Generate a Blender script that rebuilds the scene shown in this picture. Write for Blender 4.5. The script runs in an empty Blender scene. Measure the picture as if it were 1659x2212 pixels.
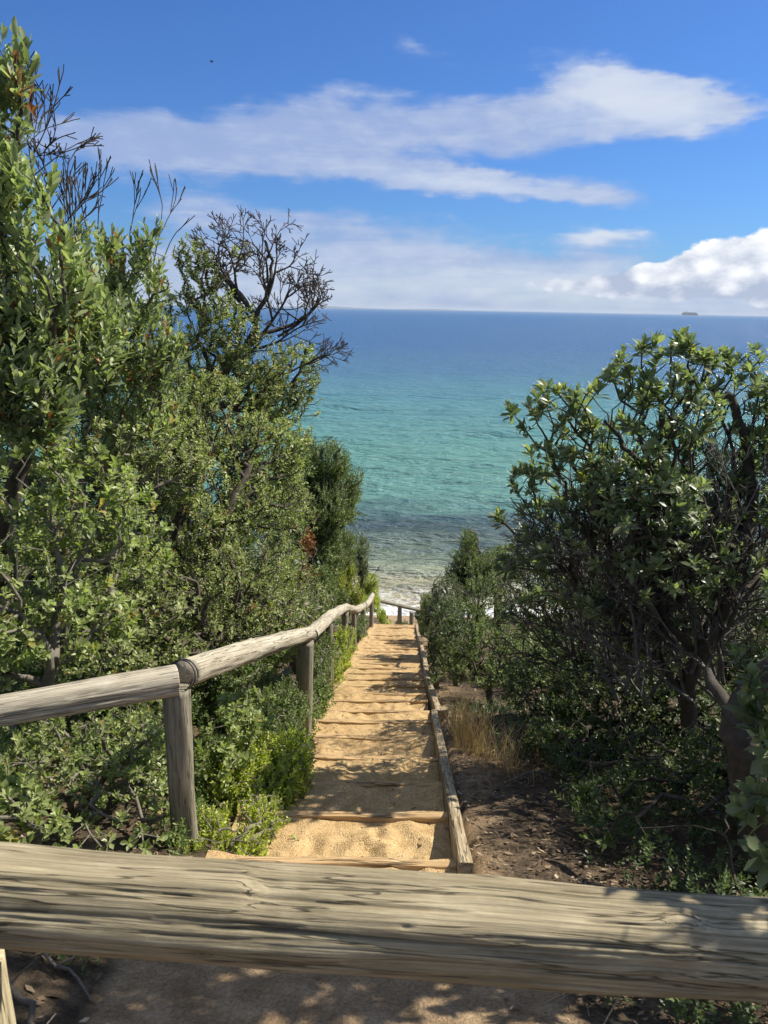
import bpy, math, time
import numpy as np
from mathutils import Vector, Matrix

T0 = time.time()
scene = bpy.context.scene
COL = scene.collection
rng = np.random.default_rng(11)
R = math.radians

# ------------------------------------------------------------------ camera numbers
HAZE = 4.5e-5
H = 11.5                      # eye height over the sea
PITCH, ROLL, F = R(14.84), R(1.08), 768.0
cP, sP, cR, sR = math.cos(PITCH), math.sin(PITCH), math.cos(ROLL), math.sin(ROLL)


def ray(dx, dy):
    """direction of a point of the photograph (1659 x 2212 units)"""
    u = dx * 768 / 1659 - 384
    v = dy * 1024 / 2212 - 512
    u2 = u * cR + v * sR
    v2 = -u * sR + v * cR
    return np.array([u2 / F, cP - v2 / F * sP, -sP - v2 / F * cP])


def at(dx, dy, d):
    """world point at horizontal distance d metres ahead"""
    r = ray(dx, dy)
    return r * (d / r[1]) + np.array([0, 0, H])


def px2m(n, dx, dy, d):
    r = ray(dx, dy)
    return n * 768 / 1659 / F * (d / r[1])


def azel(dx, dy):
    r = ray(dx, dy)
    return math.atan2(r[0], r[1]), math.atan2(r[2], math.hypot(r[0], r[1]))


# ------------------------------------------------------------------ small noise library
def _hash(ix, iy, iz, s):
    n = (ix * 374761393 + iy * 668265263 + iz * 2147483647 + s * 1274126177) & 0x7fffffff
    n = ((n ^ (n >> 13)) * 1274126177) & 0x7fffffff
    n = ((n ^ (n >> 16)) * 668265263) & 0x7fffffff
    return ((n ^ (n >> 15)) & 0xffffff) / float(0xffffff)


def vnoise(p, seed=0):
    p = np.asarray(p, float)
    i = np.floor(p).astype(np.int64)
    f = p - i
    f = f * f * (3 - 2 * f)
    out = 0
    for a in (0, 1):
        for b in (0, 1):
            for c in (0, 1):
                w = (f[..., 0] if a else 1 - f[..., 0]) * (f[..., 1] if b else 1 - f[..., 1]) * (f[..., 2] if c else 1 - f[..., 2])
                out = out + w * _hash(i[..., 0] + a, i[..., 1] + b, i[..., 2] + c, seed)
    return out * 2 - 1


def fbm(p, octaves=4, seed=0):
    p = np.asarray(p, float)
    a, s = 1.0, 0
    for o in range(octaves):
        s = s + a * vnoise(p * 2 ** o + 17.3 * o, seed + o)
        a *= .5
    return s


def sstep(a, b, x):
    t = np.clip((np.asarray(x, float) - a) / (b - a), 0, 1)
    return t * t * (3 - 2 * t)


# ------------------------------------------------------------------ linking helpers
def link(o, parent=None):
    COL.objects.link(o)
    if parent is not None:
        o.parent = parent
    return o


def mesh_from(name, verts, faces, mat, parent=None, smooth=True, attr=None, loc=None):
    """verts (N,3), faces (M,4) or (M,3) index arrays -> one linked mesh object"""
    verts = np.asarray(verts, np.float32)
    faces = np.asarray(faces, np.int32)
    if loc is not None:
        verts = verts - np.asarray(loc, np.float32)
    me = bpy.data.meshes.new(name)
    k = faces.shape[1]
    me.vertices.add(len(verts))
    me.vertices.foreach_set('co', verts.ravel())
    me.loops.add(faces.size)
    me.loops.foreach_set('vertex_index', faces.ravel())
    me.polygons.add(len(faces))
    me.polygons.foreach_set('loop_start', np.arange(0, faces.size, k, dtype=np.int32))
    me.polygons.foreach_set('loop_total', np.full(len(faces), k, np.int32))
    me.polygons.foreach_set('use_smooth', np.full(len(faces), smooth, bool))
    me.update(calc_edges=True)
    me.validate()
    if attr:
        for an, (dom, vals) in attr.items():
            a = me.attributes.new(an, 'FLOAT', dom)
            a.data.foreach_set('value', np.asarray(vals, np.float32))
    if mat is not None:
        me.materials.append(mat)
    o = bpy.data.objects.new(name, me)
    link(o, parent)
    if loc is not None and parent is None:
        o.location = Vector([float(v) for v in loc])
    return o


def thing(name, label, cat, loc, group=None):
    o = bpy.data.objects.new(name, None)
    o.empty_display_size = .1
    o.location = Vector([float(v) for v in loc])
    link(o)
    o['label'] = label
    o['category'] = cat
    if group:
        o['group'] = group
    return o


def tag(o, label, cat, group=None):
    o['label'] = label
    o['category'] = cat
    if group:
        o['group'] = group
    return o


# ------------------------------------------------------------------ materials
class NT:
    def __init__(self, tree):
        self.t = tree

    def n(self, typ, _in=None, **props):
        nd = self.t.nodes.new(typ)
        for k, v in props.items():
            setattr(nd, k, v)
        if _in:
            for k, v in _in.items():
                self.put(nd.inputs[k], v)
        return nd

    def put(self, sock, v):
        if isinstance(v, bpy.types.NodeSocket):
            self.t.links.new(v, sock)
        elif isinstance(v, bpy.types.Node):
            self.t.links.new(v.outputs[0], sock)
        else:
            if sock.type == 'RGBA' and len(v) == 3:
                v = (*v, 1)
            sock.default_value = v

    def math(self, op, a, b=None, c=None, clamp=False):
        nd = self.n('ShaderNodeMath', operation=op, use_clamp=clamp)
        for i, v in enumerate((a, b, c)):
            if v is not None:
                self.put(nd.inputs[i], v)
        return nd.outputs[0]

    def noise(self, vec, scale, detail=3, rough=.55, dist=0, dim='3D'):
        nd = self.n('ShaderNodeTexNoise', noise_dimensions=dim)
        if vec is not None:
            self.put(nd.inputs['Vector'], vec)
        nd.inputs['Scale'].default_value = scale
        nd.inputs['Detail'].default_value = detail
        nd.inputs['Roughness'].default_value = rough
        nd.inputs['Distortion'].default_value = dist
        return nd.outputs['Fac']

    def ramp(self, fac, stops, interp='LINEAR'):
        nd = self.n('ShaderNodeValToRGB')
        cr = nd.color_ramp
        cr.interpolation = interp
        while len(cr.elements) > 1:
            cr.elements.remove(cr.elements[-1])
        for i, (p, c) in enumerate(stops):
            e = cr.elements[0] if i == 0 else cr.elements.new(p)
            e.position = p
            if not hasattr(c, '__len__'):
                c = (c, c, c)
            e.color = (*c[:3], 1)
        self.put(nd.inputs[0], fac)
        return nd.outputs[0]

    def mix(self, fac, a, b, mode='MIX'):
        nd = self.n('ShaderNodeMix', data_type='RGBA', blend_type=mode)
        self.put(nd.inputs[0], fac)
        self.put(nd.inputs[6], a)
        self.put(nd.inputs[7], b)
        return nd.outputs[2]

    def mapping(self, vec, scale=(1, 1, 1), loc=(0, 0, 0), rot=(0, 0, 0), typ='POINT'):
        nd = self.n('ShaderNodeMapping', vector_type=typ)
        self.put(nd.inputs['Vector'], vec)
        nd.inputs['Scale'].default_value = scale
        nd.inputs['Location'].default_value = loc
        nd.inputs['Rotation'].default_value = rot
        return nd.outputs[0]

    def bump(self, h, strength=.5, dist=.01, normal=None):
        nd = self.n('ShaderNodeBump')
        nd.inputs['Strength'].default_value = strength
        nd.inputs['Distance'].default_value = dist
        self.put(nd.inputs['Height'], h)
        if normal is not None:
            self.put(nd.inputs['Normal'], normal)
        return nd.outputs[0]


def new_mat(name):
    m = bpy.data.materials.new(name)
    m.use_nodes = True
    m.node_tree.nodes.clear()
    return m, NT(m.node_tree)


def finish(m, t, shader):
    out = t.n('ShaderNodeOutputMaterial')
    t.put(out.inputs['Surface'], shader)
    return m


def leaf_mat(name, dark, mid, light, odd=(.25, .13, .04), trans=.28, rough=.42, oddp=.985, spec=.45):
    m, t = new_mat(name)
    a = t.n('ShaderNodeAttribute', attribute_name='rnd')
    fac = a.outputs['Fac']
    col = t.ramp(fac, [(0, dark), (.45, mid), (.9, light), (oddp, light), (min(.999, oddp + .004), odd)])
    tc = t.n('ShaderNodeTexCoord')
    nz = t.noise(tc.outputs['Object'], 3.0, 2)
    col = t.mix(1.0, col, t.ramp(nz, [(.3, .78), (.7, 1.15)]), 'MULTIPLY')
    p = t.n('ShaderNodeBsdfPrincipled', {'Base Color': col, 'Roughness': rough})
    p.inputs['Specular IOR Level'].default_value = spec
    tr = t.n('ShaderNodeBsdfTranslucent', {'Color': t.mix(1.0, col, (1.3, 1.48, .68), 'MULTIPLY')})
    mx = t.n('ShaderNodeMixShader', {0: trans, 1: p, 2: tr})
    return finish(m, t, mx)


def bark_mat(name, c0, c1):
    m, t = new_mat(name)
    tc = t.n('ShaderNodeTexCoord')
    v = tc.outputs['Object']
    nz = t.noise(v, 22, 4, .65)
    fine = t.noise(t.mapping(v, (1, 1, .25)), 160, 3, .6)
    col = t.mix(t.math('MULTIPLY', fine, .6), t.ramp(nz, [(.3, c0), (.7, c1)]), tuple(x * .55 for x in c0))
    p = t.n('ShaderNodeBsdfPrincipled', {'Base Color': col, 'Roughness': .9,
                                         'Normal': t.bump(fine, .8, .006)})
    return finish(m, t, p)


def wood_mat(name, pale, mid, dark, grain=1.0, tint=(.17, .16, .10)):
    """weathered round timber, grain along local X"""
    m, t = new_mat(name)
    tc = t.n('ShaderNodeTexCoord')
    v = tc.outputs['Object']
    wv = t.n('ShaderNodeVectorMath', {0: v, 1: t.n('ShaderNodeVectorMath', {0: t.n('ShaderNodeTexNoise', {'Vector': v, 'Scale': 4.0}).outputs['Color'], 1: (.0, .007, .007)}, operation='MULTIPLY')}, operation='ADD').outputs[0]
    g1 = t.noise(t.mapping(wv, (2.6, 110 * grain, 110 * grain)), 1, 5, .65)
    g2 = t.noise(t.mapping(wv, (7, 260 * grain, 260 * grain)), 1, 4, .6)
    patch = t.noise(t.mapping(v, (3.5, 13, 13)), 1, 5, .62)
    patch2 = t.noise(t.mapping(v, (9, 18, 18), (3, 1, 7)), 1, 6, .7)
    crk = t.noise(t.mapping(wv, (1.4, 34 * grain, 34 * grain), (9, 2, 4)), 1, 3, .5)
    crack = t.ramp(t.math('ABSOLUTE', t.math('SUBTRACT', crk, .5)), [(.0, 0), (.007, .15), (.016, 1)])
    col = t.ramp(g1, [(.28, dark), (.5, mid), (.72, pale)])
    col = t.mix(t.ramp(patch, [(.42, 0), (.66, .75)]), col, tint)
    col = t.mix(t.ramp(patch2, [(.52, 0), (.72, .55)]), col, tuple(x * 1.15 for x in pale))
    col = t.mix(1.0, col, t.ramp(g2, [(.3, .72), (.68, 1.15)]), 'MULTIPLY')
    col = t.mix(1.0, col, t.ramp(crack, [(0, .28), (1, 1)]), 'MULTIPLY')
    att = t.n('ShaderNodeAttribute', attribute_name='knot')
    col = t.mix(t.math('MULTIPLY', att.outputs['Fac'], .75), col, tuple(x * .32 for x in dark))
    hgt = t.math('ADD', t.math('MULTIPLY', g1, .5), t.math('ADD', t.math('MULTIPLY', g2, .35), t.math('MULTIPLY', crack, .55)))
    p = t.n('ShaderNodeBsdfPrincipled', {'Base Color': col, 'Roughness': .82, 'Normal': t.bump(hgt, .75, .006)})
    p.inputs['Specular IOR Level'].default_value = .25
    return finish(m, t, p)


def simple_mat(name, col, rough=.8, nscale=40, amp=.25, metallic=0):
    m, t = new_mat(name)
    tc = t.n('ShaderNodeTexCoord')
    nz = t.noise(tc.outputs['Object'], nscale, 4, .6)
    c = t.mix(1.0, col, t.ramp(nz, [(.3, 1 - amp), (.7, 1 + amp)]), 'MULTIPLY')
    p = t.n('ShaderNodeBsdfPrincipled', {'Base Color': c, 'Roughness': rough, 'Metallic': metallic,
                                         'Normal': t.bump(nz, .4, .01)})
    return finish(m, t, p)


def make_sand():
    m, t = new_mat('path_sand')
    tc = t.n('ShaderNodeTexCoord')
    v = tc.outputs['Object']
    big = t.noise(v, 2.2, 4, .6)
    mid = t.noise(v, 14, 5, .65)
    fine = t.noise(v, 130, 3, .7)
    vor = t.n('ShaderNodeTexVoronoi', {'Vector': v, 'Scale': 170.0})
    grit = vor.outputs['Color']
    col = t.ramp(mid, [(.25, (.35, .23, .108)), (.5, (.53, .372, .182)), (.78, (.65, .485, .26))])
    col = t.mix(t.ramp(big, [(.4, 0), (.7, .45)]), col, (.40, .245, .115))
    gv = t.n('ShaderNodeSeparateColor', {'Color': grit}).outputs[0]
    col = t.mix(1.0, col, t.ramp(gv, [(0, .55), (.12, .9), (.8, 1.05), (1, 1.25)]), 'MULTIPLY')
    col = t.mix(1.0, col, t.ramp(fine, [(.3, .8), (.7, 1.15)]), 'MULTIPLY')
    h = t.math('ADD', t.math('MULTIPLY', mid, 1.2), t.math('ADD', t.math('MULTIPLY', vor.outputs['Distance'], -.5), t.math('MULTIPLY', fine, .25)))
    p = t.n('ShaderNodeBsdfPrincipled', {'Base Color': col, 'Roughness': .95, 'Normal': t.bump(h, .7, .014)})
    p.inputs['Specular IOR Level'].default_value = .15
    return finish(m, t, p)


def make_ground():
    m, t = new_mat('scrub_ground')
    tc = t.n('ShaderNodeTexCoord')
    v = tc.outputs['Object']
    big = t.noise(v, 1.3, 4, .6)
    mid = t.noise(v, 9, 5, .65)
    fine = t.noise(v, 90, 4, .7)
    soil = t.ramp(mid, [(.3, (.04, .03, .02)), (.55, (.105, .078, .05)), (.8, (.24, .175, .112))])
    sandy = t.ramp(mid, [(.3, (.22, .15, .085)), (.6, (.38, .275, .165)), (.8, (.5, .38, .245))])
    near = t.n('ShaderNodeAttribute', attribute_name='sandy').outputs['Fac']
    f = t.ramp(t.math('ADD', near, t.math('MULTIPLY', t.math('SUBTRACT', big, .5), .9)), [(.45, 0), (.62, 1)])
    col = t.mix(f, soil, sandy)
    col = t.mix(1.0, col, t.ramp(fine, [(.3, .6), (.7, 1.3)]), 'MULTIPLY')
    h = t.math('ADD', mid, t.math('MULTIPLY', fine, .5))
    p = t.n('ShaderNodeBsdfPrincipled', {'Base Color': col, 'Roughness': .95, 'Normal': t.bump(h, .9, .03)})
    p.inputs['Specular IOR Level'].default_value = .15
    return finish(m, t, p)


def make_sea():
    m, t = new_mat('sea_water')
    tc = t.n('ShaderNodeTexCoord')
    v = tc.outputs['Object']
    xyz = t.n('ShaderNodeSeparateXYZ', {0: v})
    y = xyz.outputs[1]
    n1 = t.noise(t.mapping(v, (.035, .09, 1)), 1, 4, .6)
    n2 = t.noise(t.mapping(v, (.12, .5, 1)), 1, 4, .6)
    # colour of the bottom and of the water's depth over it, by distance from the shore
    yy = t.math('ADD', y, t.math('ADD', t.math('MULTIPLY', t.math('SUBTRACT', n1, .5), t.math('MULTIPLY', y, .30)),
                                 t.math('MULTIPLY', t.math('SUBTRACT', n2, .5), 5.0)))
    ly = t.math('DIVIDE', t.math('LOGARITHM', t.math('MAXIMUM', yy, 20.0), 10.0), 4.5)

    def s(dist):
        return math.log10(dist) / 4.5
    col = t.ramp(ly, [(s(27), (.36, .30, .18)), (s(30), (.36, .34, .23)), (s(33), (.25, .275, .19)), (s(35.5), (.16, .21, .16)),
                      (s(38), (.07, .105, .10)), (s(42.5), (.055, .095, .11)), (s(46.5), (.12, .26, .23)),
                      (s(65), (.115, .275, .25)), (s(100), (.09, .235, .275)), (s(150), (.058, .16, .275)),
                      (s(260), (.036, .122, .275)), (s(900), (.030, .112, .26)), (s(6000), (.030, .112, .235)), (s(25000), (.036, .12, .20))])
    # foam at the wash
    vv = t.n('ShaderNodeVectorMath', {0: v, 1: t.n('ShaderNodeVectorMath', {0: t.n('ShaderNodeTexNoise', {'Vector': v, 'Scale': .9}).outputs['Color'], 1: (1.2, 1.2, 0)}, operation='MULTIPLY')}, operation='ADD').outputs[0]
    fo = t.n('ShaderNodeTexVoronoi', {'Vector': t.mapping(vv, (1.0, 1.5, 0)), 'Scale': 1.5}, feature='DISTANCE_TO_EDGE')
    fo2 = t.noise(t.mapping(v, (.55, 1.3, 1)), 1, 6, .7)
    lace = t.ramp(fo.outputs['Distance'], [(0, 1), (.07, .7), (.16, 0)])
    zone = t.n('ShaderNodeMapRange', {'Value': t.math('ADD', y, t.math('MULTIPLY', t.math('SUBTRACT', fo2, .5), 4.0)), 'From Min': 31.2, 'From Max': 28.3})
    zf = zone.outputs[0]
    foam = t.math('MAXIMUM', t.math('MULTIPLY', lace, zf), t.ramp(t.math('ADD', t.math('MULTIPLY', zf, .8), t.math('MULTIPLY', t.math('SUBTRACT', fo2, .5), .9)), [(.62, 0), (.75, 1)]))
    # scattered light foam streaks a little further out
    st = t.noise(t.mapping(v, (.8, 2.4, 1), (4, 9, 0)), 1, 5, .72)
    band = t.n('ShaderNodeMapRange', {'Value': y, 'From Min': 40.0, 'From Max': 31.0}).outputs[0]
    foam = t.math('MAXIMUM', foam, t.math('MULTIPLY', t.ramp(st, [(.63, 0), (.70, .65)]), band), clamp=True)
    col = t.mix(foam, col, (.80, .82, .82))
    # ripples: three sizes, crests lying along the shore
    w1 = t.noise(t.mapping(v, (.16, .55, 1), (0, 0, 0), (0, 0, .12)), 1, 3, .55)
    w2 = t.noise(t.mapping(v, (.9, 2.6, 1), (3, 0, 0), (0, 0, -.15)), 1, 4, .6)
    w3 = t.noise(t.mapping(v, (4, 10, 1)), 1, 3, .6)
    hgt = t.math('ADD', t.math('MULTIPLY', w1, 1.7), t.math('ADD', t.math('MULTIPLY', w2, .85), t.math('MULTIPLY', w3, .07)))
    nb = t.bump(hgt, 1.0, .95)
    lightc = t.math('ADD', t.math('MULTIPLY', w2, .5), t.math('MULTIPLY', w1, .5))
    df = t.n('ShaderNodeBsdfDiffuse', {'Color': col, 'Normal': nb})
    gl = t.n('ShaderNodeBsdfGlossy', {'Color': (1, 1, 1), 'Roughness': .16, 'Normal': nb})
    fr = t.n('ShaderNodeFresnel', {'IOR': 1.33, 'Normal': nb})
    k = t.math('MULTIPLY', t.math('MULTIPLY', t.math('MINIMUM', fr, .62), .75), t.math('SUBTRACT', 1.0, t.math('MULTIPLY', foam, .9)))
    mx = t.n('ShaderNodeMixShader', {0: k, 1: df, 2: gl})
    return finish(m, t, mx)


M = {}
M['sand'] = make_sand()
M['ground'] = make_ground()
M['sea'] = make_sea()
M['log'] = wood_mat('weathered_log', (.43, .37, .24), (.345, .29, .18), (.23, .19, .115), 1.6, (.20, .17, .10))
M['rail'] = wood_mat('grey_rail', (.58, .53, .42), (.45, .405, .31), (.27, .23, .165), 1.5, (.37, .325, .235))
M['post'] = wood_mat('grey_post', (.36, .335, .255), (.26, .24, .18), (.14, .125, .09), 1.4, (.19, .175, .12))
M['board'] = wood_mat('riser_timber', (.56, .41, .23), (.46, .315, .16), (.28, .18, .09), .8, (.50, .33, .155))
M['kerb'] = wood_mat('kerb_timber', (.52, .44, .30), (.38, .31, .20), (.18, .14, .09), .8, (.32, .24, .13))
M['bark_dark'] = bark_mat('dark_bark', (.038, .030, .022), (.115, .095, .070))
M['bark_twig'] = bark_mat('twig_bark', (.045, .036, .028), (.12, .095, .072))
M['bark_grey'] = bark_mat('grey_bark', (.060, .048, .034), (.17, .14, .105))
M['bark_pale'] = bark_mat('pale_twig', (.12, .105, .082), (.29, .26, .21))
M['bark_stem'] = bark_mat('grey_stem', (.085, .078, .066), (.22, .205, .175))
M['wattle'] = leaf_mat('wattle_leaf', (.14, .18, .085), (.275, .325, .165), (.455, .505, .29), (.36, .14, .06), .36, .45, .988)
M['round'] = leaf_mat('round_leaf', (.13, .17, .055), (.265, .32, .115), (.45, .50, .225), (.44, .36, .12), .40, .38, .985)
M['olive'] = leaf_mat('olive_leaf', (.135, .17, .060), (.28, .32, .125), (.47, .505, .245), (.30, .19, .07), .40, .42)
M['banksia'] = leaf_mat('banksia_leaf', (.090, .125, .070), (.19, .235, .13), (.35, .39, .215), (.38, .40, .14), .42, .36, .985, .5)
M['fine'] = leaf_mat('fine_leaf', (.075, .115, .034), (.14, .20, .055), (.25, .31, .095), (.16, .15, .05), .32, .5)
M['shade'] = leaf_mat('shaded_leaf', (.038, .062, .020), (.075, .112, .034), (.15, .195, .062), (.22, .20, .07), .30, .45)  # leaf greens darkened to put deeper shade into the right-hand thicket
M['lime'] = leaf_mat('lime_leaf', (.22, .28, .034), (.37, .43, .052), (.52, .57, .10), (.35, .36, .08), .36, .45)
M['yellow'] = leaf_mat('yellow_leaf', (.14, .18, .03), (.26, .29, .042), (.39, .40, .06), (.4, .34, .08), .36, .45)
M['greyleaf'] = leaf_mat('grey_leaf', (.085, .115, .06), (.14, .18, .09), (.22, .26, .14), (.25, .2, .12), .26, .5)
M['deadleaf'] = leaf_mat('dead_leaf', (.14, .055, .025), (.27, .115, .05), (.38, .19, .08), (.38, .25, .12), .2, .6)
M['litter'] = leaf_mat('leaf_litter', (.07, .045, .028), (.16, .105, .06), (.32, .235, .145), (.42, .34, .24), .1, .75, .9)
M['straw'] = leaf_mat('straw', (.34, .22, .12), (.50, .34, .195), (.64, .48, .30), (.5, .4, .25), .3, .6)
M['greenstraw'] = leaf_mat('green_blade', (.10, .13, .03), (.19, .22, .05), (.33, .33, .10), (.4, .34, .15), .3, .5)
M['wire'] = simple_mat('black_strap', (.02, .02, .022), .6)
M['gravel'] = leaf_mat('gravel', (.20, .12, .05), (.40, .26, .12), (.58, .42, .23), (.16, .10, .05), .0, .9, .93, .2)
M['ship'] = simple_mat('ship_paint', (.10, .11, .13), .6, .05, .1)
M['ship_box'] = simple_mat('container_paint', (.13, .12, .12), .6, .05, .2)
M['ship_white'] = simple_mat('ship_white', (.42, .42, .42), .6, .05, .1)
M['bird'] = simple_mat('dark_feather', (.02, .02, .022), .7)
M['hill'] = simple_mat('far_hill', (.03, .045, .05), .95, .002, .3)
M['pale_post'] = wood_mat('pale_post', (.62, .55, .36), (.50, .43, .27), (.30, .24, .14), 1.0, (.46, .38, .22))

# ------------------------------------------------------------------ terrain
SLOPE, C0 = .356, 1.19


def xr_edge(d):
    return .31 + .0319 * (np.asarray(d, float) - 2.58)


def xl_edge(d):
    return xr_edge(d) - .95


def zline(d):
    """height of the step edges' line"""
    d = np.asarray(d, float)
    return H - C0 - SLOPE * d


def zbase(d):
    d = np.asarray(d, float)
    z = zline(np.maximum(d, .95))
    z = np.where(d > 16.4, z - .36 * sstep(16.4, 18.6, d), z)
    over = np.maximum(d - 26.3, 0)
    z = np.where(d > 26.3, H - C0 - SLOPE * 26.3 - .36 - .40 * over, z)
    return np.maximum(z, -2.2)


def ground_z(x, y, bumps=True):
    x = np.asarray(x, float)
    y = np.asarray(y, float)
    z = zbase(y)
    beach = 1 - sstep(24, 27, y)
    left = np.maximum(xl_edge(y) - .05 - x, 0)
    right = np.maximum(x - xr_edge(y) - .08, 0)
    z = z + beach * (.22 * np.minimum(left, 5) + .10 * np.maximum(left - 5, 0) * .5)
    z = z + beach * (.05 * np.minimum(right, 6)) - beach * .03
    # the bed of the steps lies below the treads
    inside = sstep(.0, .15, x - xl_edge(y) + .05 * np.sin(y * 7.3) - .03 * np.sin(y * 17.1)) * sstep(-.10, .04, xr_edge(y) - x) * sstep(2.0, 2.12, y) * (1 - sstep(17, 18, y))
    z = z - .30 * inside
    if bumps:
        p = np.stack([x * .9, y * .9, np.zeros_like(x)], -1)
        z = z + (.10 * fbm(p, 3, 3) * beach + .018 * fbm(p * 7, 3, 5) * beach) * (1 - .8 * inside) * sstep(.3, .8, np.maximum(left, right) + .15)
        z = z + .015 * fbm(p * 5, 3, 8) * beach * (1 - inside)
    return z


def axis_grid(*segs):
    out = []
    for a, b, s in segs:
        n = max(1, int(round((b - a) / s)))
        out.append(np.linspace(a, b, n, endpoint=False))
    out.append(np.array([segs[-1][1]]))
    return np.concatenate(out)


def grid_mesh(name, xs, ys, zfun, mat, attr=None, parent=None):
    X, Y = np.meshgrid(xs, ys)
    Z = zfun(X, Y)
    V = np.stack([X, Y, Z], -1).reshape(-1, 3)
    nx, ny = len(xs), len(ys)
    i = np.arange(nx * ny).reshape(ny, nx)
    Fc = np.stack([i[:-1, :-1], i[:-1, 1:], i[1:, 1:], i[1:, :-1]], -1).reshape(-1, 4)
    at_ = None
    if attr:
        at_ = {k: ('POINT', f(X, Y).ravel()) for k, f in attr.items()}
    return mesh_from(name, V, Fc, mat, parent, True, at_)


def sandy(X, Y):
    r = np.maximum(X - xr_edge(Y), 0)
    l = np.maximum(xl_edge(Y) - X, 0)
    near = np.exp(-r / .7) * .72
    near = np.where(X < xl_edge(Y), .55 * np.exp(-l / .2), near)
    land = (1 - sstep(2.0, 2.15, Y)) * sstep(-1.0, -.55, X) * (1 - sstep(.35, .75, X)) * .95
    near = np.maximum(np.where(Y < 2.1, near * .3, near), np.maximum(land, sstep(23.5, 26, Y)))
    return near


xs = axis_grid((-45, -8, 1.2), (-8, -2.5, .2), (-2.5, 3.5, .045), (3.5, 9, .2), (9, 45, 1.2))
ys = axis_grid((-12, .3, .6), (.3, 7, .05), (7, 18, .14), (18, 45, .5))
g = grid_mesh('ground', xs, ys, ground_z, M['ground'], {'sandy': sandy})
g['kind'] = 'structure'

# ------------------------------------------------------------------ sea
def sea_z(X, Y):
    z = np.zeros_like(X)
    amp = sstep(27.0, 31, Y) * (1 - sstep(90, 260, Y))
    rs = np.random.default_rng(5)
    for k in range(26):
        lam = 1.2 * 1.13 ** k
        ang = rs.normal(0, .38)
        a = .0085 * lam ** .85
        a *= 1.5 if lam < 9 else .6
        ph = rs.uniform(0, 6.28)
        kx, ky = math.sin(ang) * 6.283 / lam, math.cos(ang) * 6.283 / lam
        z = z + a * np.sin(kx * X + ky * Y + ph + .8 * vnoise(np.stack([X * .05, Y * .05, np.full_like(X, k * 3.1)], -1), k))
    z = z * .8
    # a low swell about to break, and the wash behind it
    wob = 1.0 * vnoise(np.stack([X * .13, Y * 0, X * 0], -1), 4)
    for c, h, w in ((35.4, .24, .8), (31.6, .10, .6), (41.5, .16, 1.3)):
        t_ = (Y - c - wob) / w
        z = z + h * np.where(t_ < 0, np.exp(-(t_ * 1.7) ** 2), np.exp(-(t_ * .7) ** 2)) * (.7 + .5 * vnoise(np.stack([X * .2, X * 0 + c, X * 0], -1), 9))
    return z * amp + .02 * vnoise(np.stack([X * .8, Y * .8, X * 0], -1), 2) * (1 - sstep(60, 100, Y))


ys_s = np.concatenate([axis_grid((25, 60, .16), (60, 110, .4)), 110 * (25000 / 110) ** np.linspace(.02, 1, 70)])
xs_s = np.concatenate([-(30 * (25000 / 30) ** np.linspace(1, .02, 36)), axis_grid((-30, -12, .7), (-12, 22, .2), (22, 45, .7)), 45 * (25000 / 45) ** np.linspace(.02, 1, 34)])
s_ = grid_mesh('sea', xs_s, ys_s, sea_z, M['sea'])
s_['kind'] = 'structure'

# ------------------------------------------------------------------ path: treads of sand between riser boards
NOSE = [2.03, 2.576, 3.115, 3.655, 4.22, 4.80, 5.31, 5.75, 6.24, 6.66, 7.12]
while NOSE[-1] < 16.0:
    NOSE.append(NOSE[-1] + .492)
NOSE = np.array(NOSE)
V, Fc = [], []
off = 0
rg0 = np.random.default_rng(15)
for i in range(1, len(NOSE)):
    d0, d1 = NOSE[i - 1] + .018, NOSE[i] + .026
    near_ = d1 < 7
    nx, ny = (64, 34) if near_ else (34, 16)
    tx, ty = np.meshgrid(np.linspace(-.035, 1.0, nx), np.linspace(0, 1, ny))
    Yg = d0 + (d1 - d0) * ty
    Xg = xl_edge(Yg) + tx * .95
    zn = zline(NOSE[i])
    p = np.stack([Xg * 3.2, Yg * 3.2, np.full_like(Xg, i * 1.7)], -1)
    z = zn + .070 * (1 - ty) ** 1.5 - .005 + .016 * fbm(p, 3, 21) * (1 - .6 * ty ** 4) + .007 * fbm(p * 6, 3, 33) * (1 - .6 * ty ** 6)
    # worn hollow along the middle
    z = z - .018 * np.exp(-((tx - .5) / .28) ** 2) * (1 - .5 * ty)
    z = z + .02 * sstep(.12, -.02, tx)
    for _ in range(16):                      # footprints and scuffs
        fx, fy, fw = rg0.uniform(.12, .95), rg0.uniform(.02, .85), rg0.uniform(.025, .06)
        q = ((tx - fx) * .95 / fw) ** 2 + ((ty - fy) * (d1 - d0) / (fw * 1.7)) ** 2
        z = z - rg0.uniform(.006, .016) * np.exp(-q) + .005 * np.exp(-(np.sqrt(q) - 1.5) ** 2 * 3)
    z = z + .007 * fbm(np.stack([Xg * 6, Yg * 3 + i * 3.1, Xg * 0], -1), 3, 71) * sstep(.8, 1, ty)
    V.append(np.stack([Xg, Yg, z], -1).reshape(-1, 3))
    k = np.arange(nx * ny).reshape(ny, nx) + off
    Fc.append(np.stack([k[:-1, :-1], k[:-1, 1:], k[1:, 1:], k[1:, :-1]], -1).reshape(-1, 4))
    off += nx * ny
TREADS = np.concatenate(V)
path = mesh_from('path', TREADS, np.concatenate(Fc), M['sand'])
path['kind'] = 'structure'

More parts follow.
